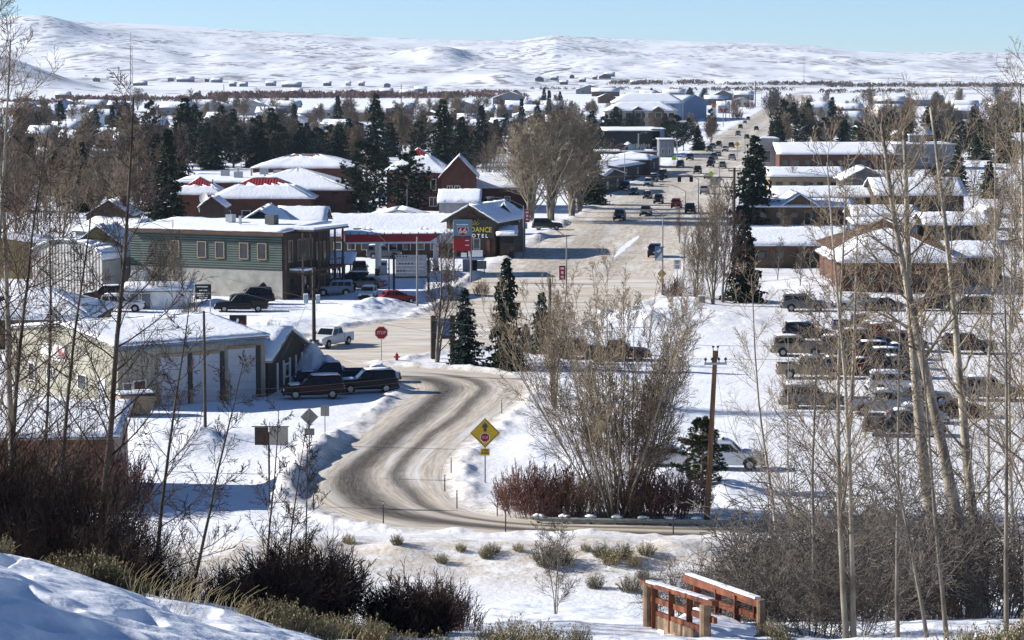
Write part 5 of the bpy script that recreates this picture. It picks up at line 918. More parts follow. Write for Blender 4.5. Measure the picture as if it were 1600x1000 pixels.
car("dark red car with snowy roof beside the storage shed", "suv", "maroon", 165, 472, -88, 2); car("white estate car in front of the storage shed", "suv", "white", 192, 487, 92, 1); car("white van roof seen behind the metal garage", "van", "white", 154, 525, 95, 1)
car("snow-covered car just right of the white van behind the garage", "sedan", "silver", 290, 520, 95, 2); car("dark car parked at the far left behind bare trunks", "suv", "navy", 12, 490, 95, 2)
g5 = "cars parked beside the garage"
for a in [("maroon four-wheel drive parked in the garage shadow", "suv", "maroon", 490, 622, -98, 2), ("black four-wheel drive with snowy tailgate by the road", "suv", "black", 574, 613, -100, 2), ("dark pickup behind the black four-wheel drive", "pickup", "navy", 515, 600, -97, 2), ("white car hidden beyond the black four-wheel drive", "sedan", "white", 582, 597, -97, 2)]: car(*a[:6], a[6], g5)
car("white pickup crossing the junction with its front towards us", "pickup", "white", 516, 541, 207)
g6 = "cars in the parking lot"
lot = [("white minivan side-on in the nearer lot row", "van", "white", 1402, 613, 92, 1), ("silver crew pickup below the white minivan", "pickup", "silver", 1384, 647, 93, 1), ("black pickup with light sills, lowest in the lot", "pickup", "dark", 1412, 681, 96, 1), ("silver car half hidden behind the lowest black pickup", "sedan", "silver", 1432, 661, 93, 1), ("dark saloon between white minivan and silver pickup", "sedan", "grey", 1440, 630, 92, 1), ("dark red car right of the silver pickup", "sedan", "maroon", 1500, 652, 88, 0), ("dark car at the left end of the nearer lot row", "suv", "grey", 1268, 638, 93, 1),
       ("brown pickup behind the twin trunks", "pickup", "tan", 1266, 590, 92, 1), ("silver small car right of the brown pickup", "hatch", "silver", 1314, 584, 92, 1), ("dark saloon with glinting roof above the silver small car", "sedan", "navy", 1318, 571, 92, 0), ("tan car at the far left of the lot", "suv", "tan", 1247, 556, 92, 1), ("grey pickup above the tan car", "pickup", "grey", 1300, 556, 92, 1), ("dark car top left of the lot", "suv", "dark", 1262, 533, 92, 1), ("blue pickup at the top of the lot crowd", "pickup", "blue", 1345, 520, 92, 1), ("grey saloon below the blue pickup", "sedan", "silver", 1365, 524, 92, 1),
       ("black saloon in the upper lot crowd", "sedan", "black", 1372, 530, 93, 1), ("red and white car in the upper lot crowd", "suv", "red", 1392, 536, 93, 1), ("navy pickup in the middle of the lot crowd", "pickup", "navy", 1400, 549, 93, 1), ("black car in the middle of the lot crowd", "suv", "black", 1352, 545, 92, 1), ("dark blue saloon below the navy pickup", "sedan", "navy", 1408, 561, 93, 1), ("maroon car in the middle of the lot crowd", "suv", "maroon", 1380, 566, 93, 1), ("black car below the dark blue saloon", "suv", "dark", 1400, 577, 93, 1), ("black pickup just above the white minivan", "pickup", "black", 1398, 590, 93, 1), ("maroon saloon left of the lot crowd", "sedan", "maroon", 1352, 585, 92, 1),
       ("dark car alone right of the leaning trunks", "suv", "dark", 1515, 552, 92, 1), ("white pickup facing left at the head of the lot", "pickup", "white", 1342, 484, -94, 0), ("navy car just right of the white left-facing pickup", "sedan", "navy", 1376, 485, -92, 1), ("dark minivan facing left right of the navy car", "van", "navy", 1456, 485, -92, 0), ("dark car at the upper left of the lot", "suv", "grey", 1256, 486, 92, 1), ("dark green car at the upper right of the lot", "suv", "green", 1512, 490, -92, 1), ("grey car far right below the leaning trunks", "suv", "grey", 1548, 625, 92, 2)]
for a in lot: car(*a[:6], a[6], g6)
car("snow-buried car right of the bushy pine", "suv", "white", 1136, 732, 95, 2); car("snowy car roof left of the bushy pine", "sedan", "white", 1046, 728, 95, 2); car("dark car behind the aspen clump, left", "suv", "dark", 905, 560, 92, 1); car("dark car behind the aspen clump, right", "pickup", "dark", 965, 563, 92, 1)
# horse trailer in the street
p = G(1117, 293); t = thing("stock_trailer", "silver rounded stock trailer parked right of the street", "trailer", p, -R(SDIR))
mb = MB(); pr = [(-1.1, 0, .5), (1.1, 0, .5), (1.1, 0, 1.9)] + [(1.1 * math.cos(k * math.pi / 6), 0, 1.9 + .5 * math.sin(k * math.pi / 6)) for k in range(1, 6)] + [(-1.1, 0, 1.9)]; mb.prism(pr, (0, 5, 0)); mb.build("box_body", MATS["metal"], t); part_box(t, "rear_door", (0, -.03, 1.35), (1.8, .06, 1.5), "wall_grey"); part_box(t, "snow", (0, 2.5, 2.42), (1.3, 4.8, .12), "roof_snow")
for s in (-1, 1):
    for y in (2.0, 2.9): mb = MB(); mb.tube([(s * .9, y, .36), (s * 1.14, y, .36)], [.36, .36], 12, True); mb.build("wheel", MATS["tyre"], t)
# spring trailer-like skip beside the garage
p = G(212, 648); t = thing("dumpster", "tan sloping-sided waste skip with snow beside the garage", "skip", p, R(25))
mb = MB(); mb.prism([(-1.5, -.9, .15), (.9, -.9, .15), (1.5, -.9, 1.5), (-1.5, -.9, 1.7)], (0, 1.8, 0)); mb.build("bin", MATS["wall_tan"], t)
part_box(t, "lid", (-.1, 0, 1.68), (2.9, 1.7, .1), "wall_dkbrown"); part_box(t, "lid_snow", (-.1, 0, 1.8), (2.8, 1.6, .14), "roof_snow")
for k in range(3): part_box(t, "rib", (-1.0 + k * .9, -.95, .85), (.1, .1, 1.2), "wall_tan")
# ================================================================ street furniture
SIGNR = mat("sign_red", (0.32, 0.012, 0.02), rough=.5, var=.05); SIGNY = mat("sign_yellow", (0.62, 0.42, 0.02), rough=.5, var=.05); SIGNW = mat("sign_white", (0.70, 0.70, 0.69), rough=.5, var=.04); SIGNB = mat("sign_back", (0.30, 0.28, 0.25), rough=.5, var=.12, metallic=.3); LIME = mat("sign_lime", (0.35, 0.62, 0.03), rough=.5, var=.05); BLK = MATS["steel_dark"]
def ngon(mb, n, r, z, y, t, a0=0.0, sx=1.0):
    mb.prism([(math.cos(a0 + 2 * math.pi * k / n) * r * sx, y, z + math.sin(a0 + 2 * math.pi * k / n) * r) for k in range(n)], (0, -t, 0))
def signpost(name, label, px, py, h, rz=0.0, r=.035, cat="sign", m="pole_grey", group=None):
    t = thing(name, label, cat, G(px, py), R(rz), group); mb = MB(); mb.cyl((0, .03, -.3), r, h + .3, 6); mb.build("post", MATS[m], t); return t
t = signpost("stop_sign", "red STOP sign on a thin post at the junction", 596, 564, 3.0, 4)
mb = MB(); ngon(mb, 8, .64, 2.62, -.02, .02, math.pi / 8); pl = mb.build("plate", SIGNW, t); mb = MB(); ngon(mb, 8, .58, 2.62, -.042, .01, math.pi / 8); mb.build("red_face", SIGNR, pl); lettering("STOP", .42, SIGNW, pl, (0, -.062, 2.62), 0.82)
def diamond(t, r, z, m, border=True):
    mb = MB(); ngon(mb, 4, r, z, -.02, .02); pl = mb.build("plate", m, t)
    if border:
        for k in range(4):
            a = k * math.pi / 2; p, q = Vector((math.cos(a), 0, math.sin(a))) * r * .93, Vector((math.cos(a + math.pi / 2), 0, math.sin(a + math.pi / 2))) * r * .93
            mb = MB(); mb.tube([(p.x, -.045, z + p.z), (q.x, -.045, z + q.z)], [.018, .018], 4); mb.build("border", BLK, pl)
    return pl
t = signpost("warning_sign", "large yellow diamond stop-ahead sign with smaller plate below", 758, 756, 4.0, 0, .05)
pl = diamond(t, .98, 3.35, SIGNY); mb = MB(); mb.prism([(-.1, -.05, 3.45), (.1, -.05, 3.45), (.1, -.05, 3.72), (.24, -.05, 3.72), (0, -.05, 4.05), (-.24, -.05, 3.72), (-.1, -.05, 3.72)], (0, -.012, 0)); mb.build("arrow_mark", BLK, pl)
mb = MB(); ngon(mb, 8, .34, 3.05, -.048, .01, math.pi / 8); o8 = mb.build("octagon_border", SIGNW, pl); mb = MB(); ngon(mb, 8, .29, 3.05, -.06, .01, math.pi / 8); mb.build("octagon_face", SIGNR, o8); lettering("STOP", .20, SIGNW, o8, (0, -.078, 3.05), .85)
p2 = part_box(t, "lower_plate", (0, -.03, 2.1), (.6, .03, .46), SIGNY); lettering("STOP\nAHEAD", .17, BLK, p2, (0, -.052, 2.11), .9, True)
t = signpost("warning_sign", "grey back of a diamond sign with small square plate below", 484, 745, 4.6, 180, .045); diamond(t, .60, 4.0, SIGNB, False); part_box(t, "lower_plate", (0, -.03, 3.0), (.66, .03, .46), SIGNB)
t = signpost("road_sign", "grey back of a rectangular road sign beside the snow bank", 508, 690, 2.6, 180); part_box(t, "plate", (0, -.03, 2.25), (.62, .03, .78), SIGNB)
t = thing("billboard", "pair of brown sign boards seen from behind, left of the curve", "sign", G(421, 790), 0)
mb = MB(); mb.cyl((0, 0, -.3), .07, 4.9, 6); mb.build("post", BLK, t); part_box(t, "board", (-.45, -.06, 4.35), (.82, .06, 1.1), "wall_dkbrown"); part_box(t, "board", (.62, -.06, 4.35), (1.15, .06, 1.1), SIGNB); part_box(t, "board_frame", (.1, .02, 4.93), (2.3, .06, .06), "steel_dark")
t = signpost("speed_sign", "white SPEED LIMIT 25 sign by the lot corner trees", 1058, 448, 3.2, 0, .05); pl = part_box(t, "plate", (0, -.04, 2.75), (.9, .03, 1.15), SIGNW); lettering("SPEED\nLIMIT", .22, BLK, pl, (0, -.065, 3.05), 1.0, True); lettering("25", .52, BLK, pl, (0, -.065, 2.45), 1.0, True)
t = signpost("warning_sign", "yellow diamond sign with small plate on the near street lamp", 1034, 458, 2.6, 0, .05); pl = diamond(t, .56, 2.35, SIGNY); mb = MB(); mb.prism([(-.05, -.05, 2.1), (.05, -.05, 2.1), (.05, -.05, 2.45), (.14, -.05, 2.45), (0, -.05, 2.65), (-.14, -.05, 2.45), (-.05, -.05, 2.45)], (0, -.012, 0)); mb.build("arrow_mark", BLK, pl); part_box(t, "lower_plate", (0, -.03, 1.55), (.55, .03, .42), SIGNY)
for lb, x, y, z in (("lime green crossing sign hanging on the signal arm", 1111, 285, 2.0), ("lime green crossing sign among the boulevard trees", 1113, 360, 2.4), ("lime green crossing sign by the far shops", 1053, 258, 2.0)):
    t = signpost("crossing_sign", lb, x, y, z + .6, 0, .06); mb = MB(); mb.prism([(-.6, -.02, z - .6), (.6, -.02, z - .6), (.6, -.02, z + .2), (0, -.02, z + .75), (-.6, -.02, z + .2)], (0, -.03, 0)); mb.build("plate", LIME, t)
t = signpost("warning_sign", "small yellow diamond sign hanging far down the street", 1152, 246, 4.6, 0, .08); diamond(t, .85, 4.0, SIGNY, False)
# hydrant
t = thing("fire_hydrant", "small red fire hydrant in the snow right of the stop sign", "hydrant", G(620, 564), 0); mb = MB(); mb.cyl((0, 0, -.2), .15, .75, 10); mb.cyl((0, 0, .55), .17, .06, 10); mb.cyl((0, 0, .61), .14, .12, 10, r2=.05); mb.build("barrel", SIGNR, t)
for a in (0, 90, 180): mb = MB(); c, s = math.cos(R(a)), math.sin(R(a)); mb.tube([(c * .1, -s * .1, .38), (c * .27, -s * .27, .38)], [.075, .075], 8, True); mb.build("nozzle", SIGNR, t)
mb = MB(); mb.cyl((0, 0, .73), .035, .06, 5); mb.build("top_nut", SIGNR, t)
# lamps with mast arms
def lamp(label, px, py, h, arm, up=1.1, group="street lamps with long arms", banner=None, r=.09):
    t = thing("street_lamp", label, "street lamp", G(px, py), 0, group); mb = MB(); mb.tube([(0, 0, -.3), (0, 0, h * .5), (0, 0, h)], [r * 1.25, r, r * .8], 8, True); mb.build("pole", MATS["pole_grey"], t)
    mb = MB(); mb.tube([(0, 0, h - .12), (arm * .35, 0, h + up * .55), (arm * .7, 0, h + up * .9), (arm, 0, h + up)], [r * .6, r * .5, r * .45, r * .4], 6, True); mb.build("arm", MATS["pole_grey"], t)
    mb = MB(); s = 1 if arm > 0 else -1; mb.box((arm + s * .35, 0, h + up - .05), (.9, .3, .16)); hd = mb.build("lamp_head", MATS["pole_grey"], t); part_box(hd, "lens", (arm + s * .4, 0, h + up - .15), (.5, .22, .06), "lamp_clear")
    mb = MB(); mb.cyl((0, 0, -.2), r * 2.2, .5, 8); mb.build("base", MATS["wall_grey"], t)
    if banner: banner(t)
    return t
def red_banner(z, x):
    def f(t):
        b = part_box(t, "banner", (x, -.05, z), (.75, .04, 1.7), SIGNR)
        for k, (w_, h_) in enumerate(((.42, .24), (.30, .34), (.36, .22))): part_box(b, "banner_mark", (x, -.08, z + .52 - .5 * k), (w_, .02, h_), SIGNW)
    return f
def blue_banner(t):
    b = part_box(t, "banner", (-.48, -.05, 5.0), (.85, .04, 1.7), SIGNW); mb = MB(); mb.prism([(-.9, -.08, 4.2), (-.06, -.08, 5.2), (-.06, -.08, 5.84), (-.9, -.08, 5.84)], (0, -.012, 0)); mb.build("banner_field", MATS["wall_blue"], b)
    mb = MB(); mb.prism([(-.8, -.1, 5.3), (-.45, -.1, 5.12), (-.15, -.1, 5.45), (-.35, -.1, 5.6), (-.5, -.1, 5.38)], (0, -.01, 0)); mb.build("bird_mark", SIGNW, b)
lamp("street lamp with arm left and red banner at the near end of the street", 885, 460, 7.0, -3.0, banner=red_banner(2.6, -.5)); lamp("street lamp with blue and white banner left of the boulevard trees", 1035, 462, 9.6, -1.6, .6, banner=blue_banner); lamp("street lamp with red banner beside the motel drive", 818, 402, 7.4, -4.6, 1.2, banner=red_banner(5.9, .5))
lamp("street lamp right of the silver grey pickup with arm left", 1071, 326, 3.4, -4.2, 1.3); lamp("street lamp with long left arm above the grey street cars", 1091, 335, 6.6, -4.6, 1.2); lamp("street lamp in front of the downtown shops, left side", 976, 290, 8.6, .8, .4); lamp("tall pale street lamp before the black-fronted hall", 998, 262, 9.0, 1.5, .5); lamp("street lamp right of the tall pale lamp downtown", 1031, 268, 8.0, -1.2, .4); lamp("street lamp at the signal in the right-hand kerb", 1124, 300, 6.6, -3.6, 1.6); lamp("far street lamp with left arm below the big dark van", 1164, 240, 6.5, -4.5, 1.2); lamp("street lamp over the white car left of the fuel pumps", 608, 462, 6.2, -3.4, 1.8)
for i, (x, y, h) in enumerate(((1058, 250, 6), (1068, 235, 7.5), (1090, 228, 7), (1105, 218, 8), (1120, 205, 9), (1130, 198, 9), (1140, 190, 10), (1150, 183, 10), (1160, 178, 10), (1172, 172, 10), (1180, 168, 10), (1190, 164, 10), (1198, 161, 10))):
    lamp(f"small far street lamp on the left kerb, {ordw(i)} walking away", x, y, h, 1.8, .6, "far street lamps on the left kerb", r=.12)
# signal mast across the street
p = G(932, 318); q = G(1062, 305); t = thing("signal_mast", "dark signal mast whose long arm crosses the near lanes", "traffic signal", G(932, 316), math.atan2(G(1060, 316).y - G(932, 316).y, G(1060, 316).x - G(932, 316).x)); Lm = (G(1036, 316) - G(932, 316)).length
mb = MB(); mb.tube([(0, 0, -.3), (0, 0, 5.6)], [.16, .12], 8, True); mb.build("pole", BLK, t); mb = MB(); mb.tube([(0, 0, 5.0), (Lm * .5, 0, 5.3), (Lm, 0, 5.35)], [.14, .1, .07], 6, True); mb.build("arm", BLK, t)
for x in (.55, .98):
    s_ = part_box(t, "signal_head", (Lm * x, -.12, 4.9), (.7, .25, 1.1), "black_trim")
    for k in range(3): mb = MB(); mb.tube([(Lm * x, -.24, 5.25 - .34 * k), (Lm * x, -.34, 5.25 - .34 * k)], [.13, .13], 8, True); mb.build("lens", MATS["steel_dark"], s_)
t = thing("signal_mast", "dark signal mast reaching in from the right-hand kerb", "traffic signal", G(1148, 322), 0); mb = MB(); mb.tube([(0, 0, -.3), (0, 0, 6.4)], [.16, .12], 8, True); mb.build("pole", BLK, t); mb = MB(); mb.tube([(0, 0, 5.6), (-6.5, -.4, 5.75), (-11.0, -.8, 5.8)], [.14, .1, .07], 6, True); mb.build("arm", BLK, t)
for x in (-8.6, -10.9): part_box(t, "signal_head", (x, -.9, 5.3), (.7, .25, 1.1), "black_trim")
mb = MB(); mb.tube([(-3.2 + .42 * math.cos(k * .63), -.3, 5.1 + .42 * math.sin(k * .63)) for k in range(11)], [.07] * 11, 5); mb.build("wreath", MATS["twig_dark"], t)
# utility poles
def pole(label, px, py, top, arms=(), r=.14, m="wood_pole", lean=0.0, group="utility poles", base_z=None):
    b = G(px, py); h = px_h(b, top); t = thing("utility_pole", label, "utility pole", b, 0, group); mb = MB(); mb.tube([(0, 0, -.5), (lean * .5, 0, h * .5), (lean, 0, h)], [r * 1.15, r, r * .82], 9, True); mb.build("pole", MATS[m], t)
    for k, (dz, L, rz, ins) in enumerate(arms):
        mb = MB(); mb.box((lean, -.16, h - dz), (L, .12, .14), R(rz)); ar = mb.build("crossarm", MATS["metal" if m == "wood_pole" else "wood_dark"], t)
        for j in range(ins):
            x = (-.45 + .9 * j / max(1, ins - 1)) * L; mb = MB(); cx, cy = lean + x * math.cos(R(rz)), -.16 + x * math.sin(R(rz)); mb.cyl((cx, cy, h - dz + .07), .03, .16, 6); mb.cyl((cx, cy, h - dz + .2), .09, .1, 8); mb.cyl((cx, cy, h - dz + .3), .05, .06, 8); mb.build("insulator", MATS["steel_dark"], ar)
    return t, Vector((b.x + lean, b.y, h))
tp, top1 = pole("tall brown utility pole with crossarm beside the bushy pine", 1104, 815, 548, [(.75, 1.35, 8, 4)], .16, lean=.45); mb = MB()
for s in (-.14, .14): mb.tube([(.45 + s, -.05, top1.z - .5), (.45 + s, -.05, top1.z + .22)], [.025, .025], 5); mb.cyl((.45 + s, -.05, top1.z + .2), .08, .1, 8)
mb.build("pole_top_insulator", BLK, tp)
_, top2 = pole("dark utility pole with wide crossarm beside the black cars", 491, 585, 418, [(.55, 2.8, 6, 3), (1.9, 1.0, 6, 2)], .17, "wood_dark"); pole("thin dark pole standing before the garage doors", 321, 692, 486, (), .11, "wood_dark"); pole("red-brown pole in front of the waste skip", 192, 735, 618, (), .10, "wood_pole")
pole("wood stub behind the short junction spruce", 859, 512, 435, (), .16, "wood_dark"); pole("tall grey pole right of the boulevard trees", 1146, 430, 262, [(.4, 1.6, 0, 2)], .2, "wood_dark"); pole("grey pole with drum transformer above the motel row", 636, 345, 295, (), .14, "pole_grey"); pole("grey pole behind the brick halls at left", 333, 340, 280, (), .12, "wood_dark"); pole("pole among the far left trees with low crossarm", 467, 262, 215, [(.3, 2.4, 0, 2)], .16, "wood_dark"); pole("pole with crossarm left of the tall snowy spruce", 425, 260, 218, [(.3, 2.4, 0, 2)], .16, "wood_dark"); pole("tall pole at the far end of the street", 1180, 168, 126, [(1, 3, 0, 2)], .3, "wood_dark"); pole("lone pole on the valley plain behind town", 627, 165, 132, (), .3, "wood_dark"); pole("lone pole on the plain left of the tall snowy spruce", 350, 160, 132, (), .3, "wood_dark"); pole("pale pole beside the fuel reader board", 652, 480, 370, (), .12, "pole_grey")
pole("bare white flagpole in front of the black hall", 997, 258, 208, (), .12, "pole_grey")
def wire(label, a, b, sag=.6, r=.012):
    mb = MB(); a, b = Vector(a), Vector(b); mb.tube([a.lerp(b, k / 16) - Vector((0, 0, sag * 4 * (k / 16) * (1 - k / 16))) for k in range(17)], [r] * 17, 3); tag(mb.build("power_line", MATS["steel_dark"]), label, "wire", "power lines")
e = Vector((top1.x + 60, top1.y + 25, top1.z + .5)); f_ = Vector((top1.x - 34, top1.y + 45, top1.z - .2))
wire("upper power line running right from the tall brown pole", top1 + Vector((.14, 0, .3)), e + Vector((0, 0, 1)), 1.2); wire("lower power line running right from the tall brown pole", top1 + Vector((.6, 0, -.5)), e, 1.2); wire("upper power line running left from the tall brown pole", top1 + Vector((-.14, 0, .3)), f_ + Vector((0, 0, .8)), .9); wire("lower power line running left from the tall brown pole", top1 + Vector((-.6, 0, -.5)), f_, .9); wire("thin guy wire beside the tall brown pole", top1 + Vector((.05, 0, -.9)), G(1138, 700), .0, .01)
for k, (ya, yb) in enumerate(((602, 588), (611, 596), (618, 603))): a = G(150, ya + 6, 3.0); b = G(640, yb, 4.2); wire(f"pale cable strung before the garage doors, {ordw(k)} from the top", a, b, .5, .014)
wire("cable from the dark crossarm pole to the annex roof", top2 + Vector((0, 0, -1.5)), gz(440, 560, 4.0) + Vector((0, 0, 4.0)), .3, .014)
# delineators
for lb, x, y, t_ in (("black marker post at the lower edge of the curve", 599, 821, 783), ("black marker post right of the curve above the bank", 790, 832, 791), ("black marker post by the guard rail end", 1052, 838, 797), ("thin marker post inside the curve, lower", 714, 795, 766), ("thin marker post inside the curve, upper", 705, 742, 715), ("thin marker post behind the warning sign post", 777, 807, 781), ("marker post left of the snow bank shadow", 490, 800, 768), ("slim brown marker post at the right edge of the curve top", 784, 646, 625), ("thin marker post inside the curve, middle", 695, 768, 742), ("marker post in the left bank by the curve", 440, 782, 757)):
    b = G(x, y); b.z = max(0, gh(b.x, b.y)) - .05; h = px_h(b, t_); q = thing("marker_post", lb, "post", b, 0, "road marker posts"); part_box(q, "post", (0, 0, h / 2), (.07, .05, h), "steel_dark"); part_box(q, "reflector", (0, -.03, h - .12), (.06, .015, .12), SIGNW)
# guard rail
a, b = G(838, 818), G(1420, 828); n = 14; t = thing("guard_rail", "long steel guard rail with snow caps on its posts beside the willows", "guard rail", a, math.atan2(b.y - a.y, b.x - a.x)); Lg = (b - a).length
prof = [(0, .12), (-.06, .18), (0, .25), (-.06, .32), (0, .39)]
for i in range(n):
    x0, x1 = Lg * i / n, Lg * (i + 1) / n
    mb = MB()
    for j in range(4): mb.face([(x0, prof[j][0], prof[j][1]), (x1 - .02, prof[j][0], prof[j][1]), (x1 - .02, prof[j + 1][0], prof[j + 1][1]), (x0, prof[j + 1][0], prof[j + 1][1])]); mb.face([(x0, prof[j][0] + .02, prof[j][1]), (x0, prof[j + 1][0] + .02, prof[j + 1][1]), (x1 - .02, prof[j + 1][0] + .02, prof[j + 1][1]), (x1 - .02, prof[j][0] + .02, prof[j][1])])
    mb.build("rail_panel", mat("galvanised", (0.42, 0.43, 0.36), rough=.5, metallic=.5, var=.15), t)
    po = part_box(t, "post", (x0 + .1, .16, .15), (.15, .2, .5), "wood_dark"); mb = MB(); gridslab(mb, [(x0 - .18, .02, .41), (x0 + .38, .02, .41), (x0 + .38, .34, .41), (x0 - .18, .34, .41)], 0, .13, 4, 3, .05, i); mb.build("snow_cap", MATS["roof_snow"], po, True)
# boxes, boards, small signs
for lb, x, y, w_, h_, m in (("grey-green utility cabinet in the snow by the lot corner", 1096, 478, .75, 1.1, "wall_slate"), ("grey utility box in front of the green building parking", 575, 482, .6, .9, "wall_slate"), ("small white utility box by the crossarm pole", 478, 474, .5, 1.0, "wall_ltblue"), ("pale utility box left of the crossarm pole", 497, 474, .45, .9, "wall_ltblue")):
    t = thing("utility_cabinet", lb, "cabinet", G(x, y), R(8)); part_box(t, "box", (0, 0, h_ / 2), (w_, .5, h_), m); part_box(t, "door_panel", (0, -.27, h_ / 2), (w_ * .85, .03, h_ * .85), m); part_box(t, "snow_cap", (0, 0, h_ + .05), (w_ * .95, .48, .12), "roof_snow")
t = thing("shop_sign", "black sign with white lettering and small panel on a post before the cream wall", "sign", G(318, 492), R(3))
for x in (-.75, .75): part_box(t, "post", (x, 0, 1.6), (.12, .12, 3.2), "frame_white")
for z, h_ in ((2.9, .95), (2.0, .55)):
    b = part_box(t, "board", (0, -.1, z), (1.75, .1, h_), "wall_black")
    for k in range(2): part_box(b, "lettering_bar", (-.1 + .1 * k, -.16, z + h_ * .22 - k * h_ * .42), (1.2 - .3 * k, .015, .11), SIGNW)
t = thing("shop_sign", "square black sign with white figure and red heart behind the garage", "sign", G(372, 528), R(-4)); b = part_box(t, "board", (0, 0, 1.35), (1.65, .3, 1.9), "wall_black"); part_box(b, "edge", (.84, 0, 1.35), (.06, .32, 1.9), SIGNR)
for x in (-.6, .6): part_box(t, "post", (x, .1, .3), (.12, .12, .8), "wood_dark")
mb = MB(); mb.prism([(-.4 + a, -.16, .62 + c) for a, c in ((.2, 0), (.45, .1), (.5, .5), (.42, .9), (.55, 1.2), (.42, 1.4), (.28, 1.25), (.25, 1.0), (.05, 1.1), (0, .8), (.12, .6), (.1, .3))], (0, -.015, 0)); mb.build("figure_mark", SIGNW, b)
mb = MB(); mb.tube([(-.45, -.18, .75), (.0, -.18, .85), (.35, -.18, 1.25), (.6, -.18, 1.6), (.45, -.18, 1.75), (.3, -.18, 1.5), (.42, -.18, 1.25)], [.05] * 7, 4); mb.build("red_mark", SIGNR, b)
t = thing("park_sign", "dark framed notice board on thick posts left of the blue spruce", "sign", G(692, 560), R(10))
for x in (-.9, .9): part_box(t, "post", (x, 0, 2.0), (.45, .45, 4.0), "wood_dark")
part_box(t, "board", (.1, -.1, 2.9), (1.9, .15, 1.7), "wall_blue"); part_box(t, "sill", (.1, -.1, 1.95), (2.3, .4, .2), "wood_dark")
t = thing("newspaper_kiosk", "grey and dark drop box with snowy top in front of the motel", "kiosk", G(740, 428), R(-4)); part_box(t, "box", (-.9, 0, 1.1), (1.0, 1.0, 1.6), "wall_grey"); part_box(t, "dark_panel", (0, -.1, 1.1), (.9, .8, 1.5), "wall_black"); part_box(t, "grey_panel", (1.0, -.1, 1.2), (1.4, .12, 1.1), SIGNB); part_box(t, "snow_cap", (0, 0, 1.98), (2.8, 1.0, .25), "roof_snow")
for x in (-1.2, 1.4): part_box(t, "post", (x, 0, .3), (.12, .12, .9), "wood_dark")
t = thing("ice_cabinets", "white notice panels standing in the snow behind the drop box", "sign", G(743, 413), 0); part_box(t, "panel", (0, 0, 1.5), (2.0, .1, .9), SIGNW); part_box(t, "panel", (-1.6, 0, 1.3), (.8, .1, .6), SIGNW)
for x in (-.9, .9, -1.6): part_box(t, "post", (x, .06, .6), (.08, .08, 1.3), "wood_dark")
t = thing("shop_sign", "tan and blue square sign beside the motel office", "sign", G(811, 377), 0); part_box(t, "board", (0, 0, 1.3), (1.35, .15, 1.2), "wall_tan"); part_box(t, "upper_board", (.2, .1, 2.4), (2.2, .15, .9), "wall_blue"); part_box(t, "post", (.5, .15, 1.2), (.15, .15, 2.4), "wood_dark")
t = thing("billboard", "rusty brown billboard on posts above the downtown roofs", "sign", G(971, 262), 0); s_ = 27 / (262 - 105); part_box(t, "board", (0, 0, 31 * s_), (20 * s_, .4, 11 * s_), "wall_brown")
for x in (-1, 1): part_box(t, "post", (x * 6 * s_, .3, 14 * s_), (.3, .3, 28 * s_), "wood_dark")
t = thing("pylon_sign", "far tall sign with orange disc above a pale panel", "sign", G(1115, 205), 0); s_ = 27 / 100.; part_box(t, "post", (2.2 * s_, .2, 20 * s_), (.5, .5, 42 * s_), "steel_dark"); part_box(t, "panel", (0, 0, 34 * s_), (7 * s_, .5, 17 * s_), "wall_ltblue"); mb = MB(); ngon(mb, 16, 3.2 * s_, 40 * s_, -.3, .1); mb.build("orange_disc", mat("orange", (0.55, .12, .03), var=.05), t)
for i, (lb, x, y, h_, m) in enumerate((("far blue sign board on a post by the street end", 1134, 190, 38, "wall_blue"), ("far red sign board on a post by the street end", 1130, 195, 22, "wall_red"), ("far white notice panel by the street end", 1150, 178, 12, "wall_white"))):
    t = thing("far_sign", lb, "sign", G(x, y), 0); s_ = 27 / (y - 105); part_box(t, "post", (0, .3, h_ * s_ / 2), (.35, .35, h_ * s_), "steel_dark"); part_box(t, "board", (0, 0, h_ * s_), (8 * s_, .4, 5 * s_), m)
# satellite dishes
for lb, x, y, t_ in (("white satellite dish, upper one on the porch mast", 320, 345, 310), ("white satellite dish, lower one on the porch mast", 318, 346, 325), ("small grey dish right of the porch mast", 273, 352, 340)):
    b = G(x, y); h = px_h(b, t_); t = thing("satellite_dish", lb, "satellite dish", b, R(-35)); mb = MB(); mb.cyl((0, .2, 0), .08, h, 6); mb.build("mast", MATS["frame_white"], t); mb = MB(); rings = []
    for j in range(5):
        for k in range(14): a = 2 * math.pi * k / 14; rr = 1.05 * j / 4 + .01; mb.v.append((math.cos(a) * rr, -.25 * (j / 4) ** 2, h + math.sin(a) * rr))
    for j in range(4):
        for k in range(14): q = (k + 1) % 14; mb.f.append((j * 14 + k, j * 14 + q, (j + 1) * 14 + q, (j + 1) * 14 + k)); mb.mi.append(0)
    mb.build("dish", MATS["frame_white"], t, True); mb = MB(); mb.tube([(0, -.1, h - .9), (0, -.9, h)], [.03, .03], 4); mb.build("feed_arm", MATS["metal"], t)
